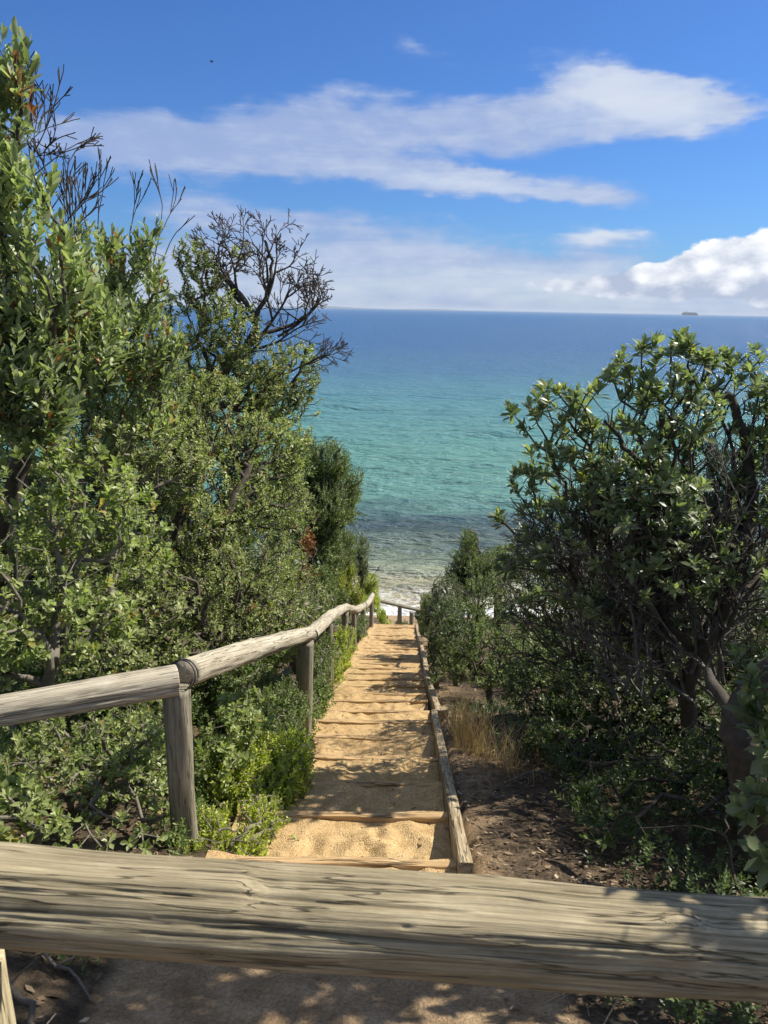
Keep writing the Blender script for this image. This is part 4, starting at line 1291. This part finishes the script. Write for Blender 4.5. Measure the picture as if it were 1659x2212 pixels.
plant('fine_leaf_shrub', 'far bush beyond the bottom fence on the right', 'shrub', (1.55, 20.5),
      [(905, 1325, 20.0, 14, 16), (925, 1312, 20.0, 22, 22), (870, 1348, 20.6, 22, 12)], 'finebig', 140, bark='bark_grey', scale=1.2, seg=.14)
plant('broad_leaf_shrub', 'near shrub with glossy broad leaves leaning in at the right edge', 'shrub', (1.75, 1.9),
      [(1640, 1470, 2.2, 60, 50, .2), (1655, 1560, 2.1, 50, 40, .2), (1680, 1760, 2.0, 60, 110, .2), (1760, 1600, 2.0, 90, 200, .3), (1800, 1850, 1.7, 120, 120, .25)], 'banksia', 36,
      bark='bark_dark', seg=.07, rmax=.03, scale=1.0, up=.5)
tb = at(1650, 1880, 2.55)
plant('banksia_tree', 'dark furrowed trunk standing close at the right edge', 'tree', (tb[0], tb[1]),
      [(1830, 1300, 2.4, 110, 160, .35), (1930, 1000, 2.4, 150, 200, .4), (1900, 215, 2.58, 130, 120, .28), (2110, 85, 2.58, 150, 130, .3), (2330, 185, 2.58, 150, 130, .3), (2050, -185, 2.65, 150, 130, .3), (2250, 465, 2.55, 170, 130, .3), (1990, 335, 2.6, 140, 110, .3)], 'banksia', 36,
      limbs=[dict(pts=pts((1640, 1800, 2.55), (1620, 1700, 2.55), (1605, 1610, 2.55), (1590, 1560, 2.6), (1640, 1480, 2.65), (1760, 1380, 2.6), (1900, 1100, 2.5), (2020, 700, 2.5), (2050, 400, 2.5)), r=.072),
             dict(pts=pts((1590, 1560, 2.6), (1560, 1510, 2.75), (1530, 1450, 2.9)), r=.03)], bark='bark_dark', seg=.08, wig=.25, rtip=.003, rmax=.08, kside=8, inner=60)
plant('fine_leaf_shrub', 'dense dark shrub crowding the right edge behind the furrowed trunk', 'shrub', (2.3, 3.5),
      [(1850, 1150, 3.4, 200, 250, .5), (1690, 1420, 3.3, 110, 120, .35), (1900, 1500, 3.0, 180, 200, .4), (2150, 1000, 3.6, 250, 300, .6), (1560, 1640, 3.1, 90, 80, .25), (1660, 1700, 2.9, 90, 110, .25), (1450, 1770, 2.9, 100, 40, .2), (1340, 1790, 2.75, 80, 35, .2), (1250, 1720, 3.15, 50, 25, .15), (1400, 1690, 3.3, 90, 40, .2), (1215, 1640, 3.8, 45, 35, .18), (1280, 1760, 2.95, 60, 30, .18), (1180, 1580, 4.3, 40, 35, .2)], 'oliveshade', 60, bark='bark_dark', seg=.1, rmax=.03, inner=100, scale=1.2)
# a bush off to the near right, it shades the log's right end
plant('broad_leaf_shrub', 'near leafy shrub beside the right end of the foreground log', 'shrub', (1.75, 1.2),
      [(2300, 1500, 1.3, 160, 260, .25), (2700, 640, 1.3, 220, 230, .24, .55), (2330, 1000, 1.25, 180, 260, .22, .6), (2250, 1750, 1.3, 130, 160, .2), (2560, 860, 1.25, 190, 190, .22, .5)], 'banksia', 24, bark='bark_dark', seg=.08, rmax=.03, up=.5)


# ------------------------------------------------------------------ grass
def blades(center, n, spread, hgt, bend, seed, w=.0022, lean=(0, 0)):
    rs = np.random.default_rng(seed)
    a = rs.uniform(0, 6.28, n)
    rr = spread * np.sqrt(rs.random(n))
    b = np.stack([center[0] + np.cos(a) * rr, center[1] + np.sin(a) * rr * 1.6], -1)
    z = ground_z(b[:, 0], b[:, 1])
    ad = rs.uniform(0, 6.28, n)
    out = np.stack([np.cos(ad) + lean[0], np.sin(ad) + lean[1]], -1) * (bend * rs.uniform(.3, 1.4, n))[:, None]
    hh = hgt * rs.uniform(.45, 1.1, n)
    t = np.linspace(0, 1, 6)
    X = b[:, None, 0] + out[:, None, 0] * (t ** 2)[None] * hh[:, None]
    Y = b[:, None, 1] + out[:, None, 1] * (t ** 2)[None] * hh[:, None]
    Z = z[:, None] - .01 + hh[:, None] * (t - .25 * bend * t ** 3)[None]
    C = np.stack([X, Y, Z], -1)
    C[:, 1:-1] += rs.normal(0, .004, (n, 4, 3))
    sd = np.stack([np.cos(a * 3.1), np.sin(a * 3.1), 0 * a], -1)
    wd = w * (1 - .8 * t)[None, :, None] * rs.uniform(.6, 1.3, n)[:, None, None]
    V = np.stack([C - sd[:, None] * wd, C + sd[:, None] * wd], 2)
    base = np.array([[2 * r_, 2 * r_ + 1, 2 * r_ + 3, 2 * r_ + 2] for r_ in range(5)])
    Fq = (base[None] + 12 * np.arange(n)[:, None, None]).reshape(-1, 4)
    return V.reshape(-1, 3), Fq, np.repeat(np.clip(rs.normal(.5, .22, n), 0, .95), 5)


def tuft(name, label, parts, mat, seed, **kw):
    Vs, Fs, As = [], [], []
    o_ = 0
    for i, (x, y, n, sp, hg) in enumerate(parts):
        v, f, a = blades((x, y), n, sp, hg, kw.get('bend', .3), seed + i, kw.get('w', .0022), kw.get('lean', (0, 0)))
        Vs.append(v); Fs.append(f + o_); As.append(a)
        o_ += len(v)
    x, y = parts[0][:2]
    o = mesh_from(name, np.concatenate(Vs), np.concatenate(Fs), M[mat], None, True, {'rnd': ('FACE', np.concatenate(As))}, loc=(x, y, float(ground_z(x, y))))
    tag(o, label, 'grass')
    return o


tuft('dry_grass_tuft', 'tall straw coloured dry grass tuft beside the right edging plank', [(.60, 4.55, 230, .12, .44), (.72, 4.2, 170, .14, .34), (.58, 5.0, 150, .10, .46)], 'straw', 501, bend=.4, w=.0016)
tuft('dry_grass_tuft', 'thin low dry grass right of the straw coloured tuft', [(.98, 4.5, 60, .18, .22), (.82, 3.9, 50, .15, .2)], 'straw', 511, bend=.6, w=.0016)
tuft('grass_tussock', 'arching yellow green grass tussock on the left edge of the steps', [(-.56, 6.75, 110, .07, .42), (-.5, 6.4, 60, .06, .34)], 'greenstraw', 521, bend=.9, w=.0028, lean=(.7, -.3))

# ------------------------------------------------------------------ litter, ground cover and fallen sticks
def scatter_leaves(name, label, n, region, seed, L=.035, W=.008, mat='litter', flat=.25, keepf=None):
    rs = np.random.default_rng(seed)
    x = rs.uniform(region[0], region[1], n)
    y = rs.uniform(region[2], region[3], n)
    ok = (x < xl_edge(y) - .0) | (x > xr_edge(y) + .07) | (y < 1.0)
    ok &= fbm(np.stack([x * 2, y * 2, x * 0], -1), 3, seed) + rs.normal(0, .3, n) > -.2
    if keepf is not None:
        ok &= keepf(x, y, rs)
    x, y = x[ok], y[ok]
    n = len(x)
    o = np.stack([x, y, ground_z(x, y) + rs.uniform(.004, .016, n)], -1)
    a = rs.uniform(0, 6.28, n)
    d = unit(np.stack([np.cos(a), np.sin(a), -SLOPE * np.sin(a) + rs.normal(0, flat, n)], -1))
    up = unit(np.stack([rs.normal(0, .3, n), .35 + rs.normal(0, .3, n), np.ones(n)], -1))
    V, Fq, nf = leaf_mesh(o, d, up, L * rs.uniform(.5, 1.4, n), W * rs.uniform(.5, 1.4, n), 'el', 1, curl=rs.uniform(-.1, .3))
    ob = mesh_from(name, V, Fq, M[mat], None, True, {'rnd': ('FACE', np.repeat(rs.random(n) * .97, nf))})
    ob['kind'] = 'stuff'
    ob['label'] = label
    return ob


scatter_leaves('leaf_litter', 'dry brown leaves lying over the ground beside the steps', 15000, (-3, 4.2, .6, 8), 601)
scatter_leaves('twig_litter', 'thin dry twigs strewn over the ground beside the steps', 5200, (-3, 4, .6, 7), 602, L=.12, W=.0016, flat=.12)


scatter_leaves('leaf_litter', 'dry leaf litter on the bare strip right of the edging planks', 9000, (.35, 1.9, 1.2, 6), 607, L=.02, W=.0055)
scatter_leaves('twig_litter', 'dry twigs and stalks on the bare strip right of the edging planks', 5200, (.35, 2.0, 1.2, 6), 608, L=.10, W=.0014, flat=.2)


def path_debris():
    rs = np.random.default_rng(606)
    q = TREADS[(TREADS[:, 1] > 1.3) & (TREADS[:, 1] < 9)]
    q = q[rs.integers(0, len(q), 900)]
    e = np.minimum(q[:, 0] - xl_edge(q[:, 1]), xr_edge(q[:, 1]) - q[:, 0])
    q = q[rs.random(len(q)) < np.exp(-np.maximum(e, 0) / .14) + .05]
    n = len(q)
    a = rs.uniform(0, 6.28, n)
    d = unit(np.stack([np.cos(a), np.sin(a), rs.normal(0, .15, n)], -1))
    up = unit(np.stack([rs.normal(0, .3, n), rs.normal(0, .3, n), np.ones(n)], -1))
    V, Fq, nf = leaf_mesh(q + np.array([0, 0, .005]), d, up, .03 * rs.uniform(.5, 1.4, n), .006 * rs.uniform(.4, 1.3, n), 'el', 1)
    ob = mesh_from('leaf_litter', V, Fq, M['litter'], None, True, {'rnd': ('FACE', np.repeat(rs.random(n) * .97, nf))})
    ob['kind'] = 'stuff'
    ob['label'] = 'a few dry leaves fallen on the sand of the steps'


path_debris()


def ground_cover(name, label, n, region, seed, sty, keepf, scale):
    rs = np.random.default_rng(seed)
    x = rs.uniform(region[0], region[1], n)
    y = rs.uniform(region[2], region[3], n)
    ok = keepf(x, y) & (fbm(np.stack([x * 1.6, y * 1.6, x * 0], -1), 3, seed) + rs.normal(0, .2, n) > .0)
    x, y = x[ok], y[ok]
    P = np.stack([x, y, ground_z(x, y) + rs.uniform(.04, .16, len(x))], -1)
    A = unit(np.stack([rs.normal(0, .4, len(x)), rs.normal(0, .4, len(x)), np.ones(len(x))], -1))
    V, Fq, tone = foliage(P, A, sty, seed, scale)
    ob = mesh_from(name, V, Fq, M[STY[sty]['mat']], None, True, {'rnd': ('FACE', tone)})
    ob['kind'] = 'stuff'
    ob['label'] = label


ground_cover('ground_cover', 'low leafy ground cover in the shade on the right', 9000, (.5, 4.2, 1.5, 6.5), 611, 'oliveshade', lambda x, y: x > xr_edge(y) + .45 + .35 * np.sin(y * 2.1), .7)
ground_cover('ground_cover', 'low leafy ground cover under the left shrubs', 15000, (-3.8, -.66, 1.75, 7), 612, 'fine', lambda x, y: x < xl_edge(y) - .12, 1.2)
ground_cover('ground_cover', 'scrubby ground cover on the slope towards the beach', 9000, (-12, 12, 8, 24.5), 613, 'finebig', lambda x, y: ((x < xl_edge(y) - .3) | (x > xr_edge(y) + .4)) & ((y < 21) | (np.abs(x - .5) > 1.5)), 2.4)


def stick(name, label, p, r, mat, seed, twigs=4):
    rs = np.random.default_rng(seed)
    P = [np.array([a[0], a[1], float(ground_z(a[0], a[1])) + a[2]]) for a in p]
    tips = []
    for _ in range(twigs):
        i = rs.integers(1, len(P))
        q = P[i] + rs.normal(0, .10, 3) + np.array([0, 0, .02])
        q[2] = max(q[2], float(ground_z(q[0], q[1])) + .01)
        tips.append(q)
    pos, par, rad, tn = grow(P[0], [dict(pts=P, r=r)], np.array(tips), seed, .05, .15, .002, .4, r)
    V, Fq = tubes(pos, par, rad, 7)
    o = mesh_from(name, V, Fq, M[mat], None, True, loc=P[0])
    tag(o, label, 'branch', 'fallen sticks by the foreground log')
    return o


stick('fallen_branch', 'crooked grey dead branch on the ground under the left of the log', [(-.98, 1.62, .05), (-.86, 1.52, .05), (-.80, 1.45, .03), (-.70, 1.36, .03)], .011, 'bark_grey', 701, 6)
stick('fallen_branch', 'thin forked stick at the lower left corner', [(-1.0, 1.42, .03), (-.9, 1.37, .04), (-.78, 1.35, .02)], .006, 'bark_pale', 702, 5)
stick('fallen_branch', 'pale stick lying behind the post at the far left', [(-1.15, 1.7, .04), (-1.0, 1.75, .04), (-.82, 1.72, .02)], .008, 'bark_pale', 703, 4)
stick('fallen_branch', 'thin stick in the shade under the right of the log', [(.42, 1.50, .02), (.55, 1.47, .03), (.72, 1.52, .02)], .005, 'bark_pale', 704, 4)
stick('fallen_branch', 'dark fallen branch on the shaded slope right of the steps', [(1.75, 3.9, .05), (1.45, 4.2, .10), (1.2, 4.45, .06), (1.0, 4.6, .04)], .02, 'bark_grey', 705, 9)
stick('fallen_branch', 'pale stick on the bare ground below the dry grass', [(.72, 3.75, .02), (.92, 3.85, .03), (1.12, 3.83, .02)], .008, 'bark_pale', 706, 4)
stick('fallen_branch', 'arched thin stem bending out of the dark ground right of the steps', [(1.35, 2.35, .0), (1.33, 2.5, .16), (1.42, 2.72, .27), (1.55, 2.95, .28)], .006, 'bark_grey', 707, 2)


# ------------------------------------------------------------------ far things: ship, hills, bird
def box_obj(name, c, s, mat, parent, taper=0):
    x, y, z = s[0] / 2, s[1] / 2, s[2]
    v = np.array([[-x + taper, -y * .7, 0], [x - taper, -y * .7, 0], [x - taper, y * .7, 0], [-x + taper, y * .7, 0],
                  [-x, -y, z], [x, -y, z], [x, y, z], [-x, y, z]], float) + np.array(c)
    f = [[3, 2, 1, 0], [4, 5, 6, 7], [0, 1, 5, 4], [1, 2, 6, 5], [2, 3, 7, 6], [3, 0, 4, 7]]
    return mesh_from(name, v, np.array(f), mat, parent, False)


sd = 9000.0
sp = at(1490, 679, sd)
spx = sp[0]
mpp = px2m(1, 1490, 677, sd)          # metres per photo unit
ship = thing('cargo_ship', 'hazy container ship on the horizon at the right', 'ship', (spx, sd, 0))
Ls = 34 * mpp
box_obj('hull', (0, 0, 0), (Ls, 30, 3.4 * mpp), M['ship'], ship, taper=Ls * .02)
for k in range(8):
    hgt_ = (2.2, 2.6, 2.4, 2.7, 2.5, 2.6, 2.3, 1.6)[k] * mpp
    box_obj('container_stack', (-Ls * .17 + k * Ls * .082, 0, 3.4 * mpp), (Ls * .078, 28, hgt_), M['ship_box'], ship)
br = box_obj('bridge', (-Ls * .235, 0, 3.4 * mpp), (Ls * .045, 30, 4.6 * mpp), M['ship_white'], ship)
fn = box_obj('funnel', (-Ls * .33, 0, 3.4 * mpp), (Ls * .07, 14, 3.0 * mpp), M['ship'], ship)
box_obj('deckhouse', (-Ls * .42, 0, 3.4 * mpp), (Ls * .08, 24, 1.8 * mpp), M['ship_box'], ship)

# low land on the far side of the bay
hd = 17000.0
hx0, hx1 = at(380, 660, hd)[0], at(1010, 668, hd)[0]
hm = px2m(1, 800, 662, hd)
hx = np.linspace(hx0, hx1, 160)
prof = np.clip(1 - np.abs((hx - hx0) / (hx1 - hx0) * 2 - 1), 0, 1) ** .6 * (3.0 + 2.4 * fbm(np.stack([hx / 1500, hx * 0, hx * 0], -1), 4, 3)) * hm
prof = np.maximum(prof, 2)
rows = []
for yy, kk in ((0, 0), (300, .5), (700, .85), (1200, 1.0), (2200, .8), (3200, 0)):
    rows.append(np.stack([hx, np.full_like(hx, hd + yy), prof * kk - (5 if kk == 0 else 0)], -1))
HV = np.concatenate(rows)
ii = np.arange(len(HV)).reshape(6, -1)
hl = mesh_from('hills', HV, np.stack([ii[:-1, :-1], ii[:-1, 1:], ii[1:, 1:], ii[1:, :-1]], -1).reshape(-1, 4), M['hill'])
hl['kind'] = 'structure'

bd = 60.0
bp = at(457, 133, bd)
b_ = thing('bird', 'tiny dark bird high in the blue sky', 'bird', bp)
bm_r = px2m(3.0, 457, 133, bd)


def ellipsoid(rx, ry, rz, c=(0, 0, 0), nu=14, nv=9):
    u = np.linspace(0, 2 * math.pi, nu, endpoint=False)
    v = np.linspace(.05, math.pi - .05, nv)
    Vv, U = np.meshgrid(v, u, indexing='ij')
    P = np.stack([c[0] + rx * np.cos(Vv), c[1] + ry * np.sin(Vv) * np.cos(U), c[2] + rz * np.sin(Vv) * np.sin(U)], -1).reshape(-1, 3)
    i = np.arange(nu * nv).reshape(nv, nu)
    j = np.roll(i, -1, 1)
    return P, np.stack([i[:-1], j[:-1], j[1:], i[1:]], -1).reshape(-1, 4)


pv, pf = ellipsoid(bm_r * .9, bm_r * .5, bm_r * .55)
hv, hf = ellipsoid(bm_r * .32, bm_r * .28, bm_r * .28, (bm_r * .95, 0, bm_r * .2))
tv, tf = ellipsoid(bm_r * .6, bm_r * .3, bm_r * .08, (-bm_r * 1.1, 0, 0))
mesh_from('body', np.concatenate([pv, hv, tv]), np.concatenate([pf, hf + len(pv), tf + len(pv) + len(hv)]), M['bird'], b_)
for sgn in (-1, 1):
    wv = np.array([[.5, sgn * .3, .2], [-.5, sgn * .3, .2], [-.35, sgn * 1.2, .55], [.45, sgn * 1.2, .6], [-.55, sgn * 2.2, .25], [-.1, sgn * 2.2, .3]]) * bm_r
    wv = np.concatenate([wv, wv - np.array([0, 0, bm_r * .1])])
    wf = [[0, 1, 2, 3], [3, 2, 4, 5], [6, 9, 8, 7], [9, 11, 10, 8], [0, 3, 9, 6], [3, 5, 11, 9], [5, 4, 10, 11], [4, 2, 8, 10], [2, 1, 7, 8], [1, 0, 6, 7]]
    mesh_from('wing', wv, np.array(wf), M['bird'], b_)

# ------------------------------------------------------------------ sky and sun
SUN_AZ, SUN_EL = R(69), R(47)
sun_dir = Vector((math.sin(SUN_AZ) * math.cos(SUN_EL), math.cos(SUN_AZ) * math.cos(SUN_EL), math.sin(SUN_EL)))
ld = bpy.data.lights.new('sun', 'SUN')
ld.energy = 4.6
ld.angle = R(.53)
ld.color = (1.0, .925, .80)
lo = bpy.data.objects.new('sun', ld)
lo.rotation_euler = sun_dir.to_track_quat('Z', 'Y').to_euler()
lo.location = (20, 20, 40)
link(lo)

w = bpy.data.worlds.new('World')
scene.world = w
w.use_nodes = True
w.node_tree.nodes.clear()
t = NT(w.node_tree)
sky = t.n('ShaderNodeTexSky', sky_type='NISHITA')
sky.sun_disc = False
sky.sun_elevation = SUN_EL
sky.sun_rotation = SUN_AZ
sky.altitude = 10
sky.air_density = 1.0
sky.dust_density = .6
sky.ozone_density = 2.0
tc = t.n('ShaderNodeTexCoord')
dirv = tc.outputs['Generated']
xyz = t.n('ShaderNodeSeparateXYZ', {0: dirv})
az = t.math('ARCTAN2', xyz.outputs[0], xyz.outputs[1])
el = t.math('ARCSINE', xyz.outputs[2])
ae = t.n('ShaderNodeCombineXYZ', {0: az, 1: el, 2: 0.0}).outputs[0]
wn = t.n('ShaderNodeTexNoise', {'Vector': t.mapping(ae, (4.5, 9, 1)), 'Scale': 1.0, 'Detail': 4.0, 'Roughness': .55})
warp = t.n('ShaderNodeVectorMath', {0: wn.outputs['Color'], 1: (.5, .5, .5)}, operation='SUBTRACT').outputs[0]
warp = t.n('ShaderNodeVectorMath', {0: warp, 1: (.15, .055, 0)}, operation='MULTIPLY').outputs[0]
wn2 = t.n('ShaderNodeTexNoise', {'Vector': t.mapping(ae, (16, 34, 1), (2, 5, 0)), 'Scale': 1.0, 'Detail': 6.0, 'Roughness': .6})
warp2 = t.n('ShaderNodeVectorMath', {0: t.n('ShaderNodeVectorMath', {0: wn2.outputs['Color'], 1: (.5, .5, .5)}, operation='SUBTRACT').outputs[0], 1: (.10, .030, 0)}, operation='MULTIPLY').outputs[0]
aew = t.n('ShaderNodeVectorMath', {0: t.n('ShaderNodeVectorMath', {0: ae, 1: warp}, operation='ADD').outputs[0], 1: warp2}, operation='ADD').outputs[0]


def ell_sum(lst, vec):
    tot = None
    for (dx, dy, rx, ry, rot, wt) in lst:
        a0, e0 = azel(dx, dy)
        k = 768 / 1659 / F * math.cos(PITCH)
        mp = t.mapping(vec, (rx * k * 1.05, ry * k, 1), (a0, e0, 0), (0, 0, R(rot)), 'TEXTURE')
        ln = t.n('ShaderNodeVectorMath', {0: mp}, operation='LENGTH').outputs['Value']
        v = t.math('MULTIPLY', t.math('SUBTRACT', 1.0, ln, clamp=True), wt)
        tot = v if tot is None else t.math('ADD', tot, v)
    return tot


soft = ell_sum([(480, 310, 400, 85, 1, 1.5), (270, 325, 300, 85, 0, 1.1), (850, 275, 380, 80, 0, 1.6), (1250, 240, 330, 85, 4, 1.5), (1400, 230, 230, 75, -4, 1.5),
                (1310, 160, 200, 62, -12, 1.2), (1560, 225, 150, 28, 3, .8), (800, 370, 330, 48, -4, 1.6), (1080, 400, 330, 42, -6, 1.5), (1250, 435, 170, 26, -7, .9),
                (910, 112, 85, 38, -22, .62), (800, 120, 160, 40, -5, .3), (650, 480, 420, 42, 0, .75), (420, 440, 220, 60, 0, .5), (800, 545, 620, 75, 0, 1.35), (1330, 518, 130, 26, 1, 1.1),
                (500, 600, 700, 90, 0, 1.3), (1100, 615, 520, 80, 0, 1.5), (1450, 655, 800, 50, 0, 1.6), (700, 640, 800, 60, 0, 1.4), (1180, 570, 260, 35, 3, .6)], aew)
white = ell_sum([(1400, 230, 300, 90, -4, 1.0), (1330, 160, 220, 70, -12, .8), (900, 265, 320, 70, 0, .16), (860, 375, 320, 38, -4, .55), (1120, 410, 260, 34, -6, .75), (1330, 512, 130, 24, 1, 1.1),
                 (1000, 520, 420, 48, 0, .35), (900, 110, 80, 40, -20, .3), (1200, 590, 260, 36, 0, .5), (800, 610, 1000, 80, 0, .75), (1400, 640, 500, 45, 0, .6)], aew)
n_a = t.noise(t.mapping(ae, (7, 20, 1), (3, 1, 0)), 1.0, 7, .58, .6)
n_b = t.noise(t.mapping(ae, (22, 45, 1), (8, 2, 0)), 1.0, 6, .6, .3)
cov = t.math('ADD', soft, t.math('MULTIPLY', t.math('SUBTRACT', n_a, .5), 1.1))
cov = t.math('ADD', cov, t.math('MULTIPLY', t.math('SUBTRACT', n_b, .5), .55))
n_d = t.noise(t.mapping(ae, (6, 60, 1), (1, 4, 0), (0, 0, .10)), 1.0, 6, .6, .8)
cov = t.math('ADD', cov, t.math('MULTIPLY', t.math('SUBTRACT', n_d, .5), .85))
cov = t.n('ShaderNodeMapRange', {'Value': cov, 'From Min': .22, 'From Max': 1.22}, interpolation_type='SMOOTHSTEP').outputs[0]
cov = t.math('MULTIPLY', cov, t.n('ShaderNodeMapRange', {'Value': n_a, 'From Min': .3, 'From Max': .7, 'To Min': .74, 'To Max': .96}).outputs[0])
wht = t.math('ADD', white, t.math('ADD', t.math('MULTIPLY', t.math('ADD', t.math('SUBTRACT', n_b, .5), t.math('SUBTRACT', n_d, .5)), .95), t.math('MULTIPLY', t.math('SUBTRACT', n_a, .5), .55)), clamp=True)
# heaped cloud low on the right: crisp billows
cum = ell_sum([(1550, 570, 95, 66, 0, 1.5), (1650, 565, 120, 68, 0, 1.6), (1470, 595, 120, 50, 0, 1.3), (1380, 605, 100, 36, 0, 1.0), (1740, 585, 160, 80, 0, 1.3), (1560, 620, 300, 42, 0, 1.1), (1250, 615, 160, 28, 0, .7)], ae)
vo = t.n('ShaderNodeTexVoronoi', {'Vector': t.n('ShaderNodeVectorMath', {0: t.mapping(ae, (38, 52, 1)), 1: t.n('ShaderNodeVectorMath', {0: warp, 1: (14, 14, 0)}, operation='MULTIPLY').outputs[0]}, operation='ADD').outputs[0], 'Scale': 1.0, 'Smoothness': .6}, feature='SMOOTH_F1')
n_c = t.noise(t.mapping(ae, (26, 40, 1)), 1.0, 8, .66)
puff = t.math('SUBTRACT', .55, vo.outputs['Distance'])
cc = t.math('ADD', cum, t.math('ADD', t.math('MULTIPLY', puff, .85), t.math('MULTIPLY', t.math('SUBTRACT', n_c, .5), 1.1)))
ccov = t.n('ShaderNodeMapRange', {'Value': cc, 'From Min': .38, 'From Max': .62}, interpolation_type='SMOOTHSTEP').outputs[0]
ccov = t.math('MULTIPLY', ccov, t.n('ShaderNodeMapRange', {'Value': cum, 'From Min': .02, 'From Max': .25}).outputs[0])
elc = t.n('ShaderNodeMapRange', {'Value': el, 'From Min': azel(1560, 640)[1], 'From Max': azel(1560, 545)[1]}).outputs[0]
cw = t.math('ADD', t.math('MULTIPLY', elc, .9), t.math('ADD', t.math('MULTIPLY', puff, 1.3), t.math('MULTIPLY', t.math('SUBTRACT', n_c, .5), 2.2)), clamp=True)
CL = 10.0      # the Background strength is 0.1
grey_c = (.34 * CL, .43 * CL, .66 * CL)
white_c = (.63 * CL, .685 * CL, .78 * CL)
ccol = t.mix(wht, grey_c, white_c)
cumc = t.mix(cw, (.41 * CL, .48 * CL, .63 * CL), (.92 * CL, .94 * CL, .97 * CL))
skyc = t.mix(1.0, sky.outputs[0], (.37, .66, 1.13), 'MULTIPLY')
# broken bright cloud added over the unseen sky to lift the shadow fill
n_o = t.noise(t.mapping(dirv, (2.2, 2.2, 3.5), (5, 3, 1)), 1.0, 5, .6)
ocov = t.n('ShaderNodeMapRange', {'Value': n_o, 'From Min': .44, 'From Max': .62}, interpolation_type='SMOOTHSTEP').outputs[0]
away = t.math('MAXIMUM', t.n('ShaderNodeMapRange', {'Value': el, 'From Min': .45, 'From Max': .62}).outputs[0],
              t.n('ShaderNodeMapRange', {'Value': t.math('ABSOLUTE', az), 'From Min': .75, 'From Max': 1.0}).outputs[0])
ocov = t.math('MULTIPLY', ocov, away)
c = t.mix(cov, skyc, ccol)
c = t.mix(ocov, c, (.68 * CL, .71 * CL, .76 * CL))
c = t.mix(ccov, c, cumc)
# below the horizon: dim sea blue, so that nothing bright shines up
c = t.mix(t.n('ShaderNodeMapRange', {'Value': el, 'From Min': -.01, 'From Max': -.02}).outputs[0], c, (.6, 1.0, 1.6))
bg = t.n('ShaderNodeBackground', {'Color': c, 'Strength': .068})
wo = t.n('ShaderNodeOutputWorld')
t.put(wo.inputs['Surface'], bg)

# ------------------------------------------------------------------ haze over the bay
m = bpy.data.materials.new('haze')
m.use_nodes = True
m.node_tree.nodes.clear()
th_ = NT(m.node_tree)
pv_ = th_.n('ShaderNodeVolumePrincipled', {'Color': (.80, .89, 1.0), 'Density': HAZE})
out_ = th_.n('ShaderNodeOutputMaterial')
th_.put(out_.inputs['Volume'], pv_.outputs[0])
hx_, y0_, y1_, z0_, z1_ = 25600.0, -300.0, 25600.0, -4.0, 66.0
hv_ = [(-hx_, y0_, z0_), (hx_, y0_, z0_), (hx_, y1_, z0_), (-hx_, y1_, z0_), (-hx_, y0_, z1_), (hx_, y0_, z1_), (hx_, y1_, z1_), (-hx_, y1_, z1_)]
hz = mesh_from('haze', hv_, [[3, 2, 1, 0], [4, 5, 6, 7], [0, 1, 5, 4], [1, 2, 6, 5], [2, 3, 7, 6], [3, 0, 4, 7]], m, None, False)
hz['kind'] = 'stuff'
hz['label'] = 'thin sea haze over the bay'

# ------------------------------------------------------------------ camera
cd = bpy.data.cameras.new('camera')
cd.sensor_fit = 'VERTICAL'
cd.sensor_height = 24
cd.sensor_width = 18
cd.lens = 18.0
cd.clip_start = .05
cd.clip_end = 60000
cd.dof.use_dof = True
cd.dof.focus_distance = 5.5
cd.dof.aperture_fstop = 6.5
cam = bpy.data.objects.new('camera', cd)
link(cam)
cam.matrix_world = Matrix.Translation((0, 0, H)) @ Matrix.Rotation(math.pi / 2 - PITCH, 4, 'X') @ Matrix.Rotation(ROLL, 4, 'Z')
scene.camera = cam

scene.view_settings.view_transform = 'Standard'
scene.view_settings.look = 'None'
scene.view_settings.gamma = 1
scene.view_settings.exposure = 0.72
scene.cycles.max_bounces = 6
scene.cycles.diffuse_bounces = 3
scene.cycles.glossy_bounces = 2
scene.cycles.transmission_bounces = 4
scene.cycles.caustics_reflective = False
scene.cycles.caustics_refractive = False
print('faces', sum(len(o.data.polygons) for o in scene.objects if o.type == 'MESH'), 'script', round(time.time() - T0, 1))
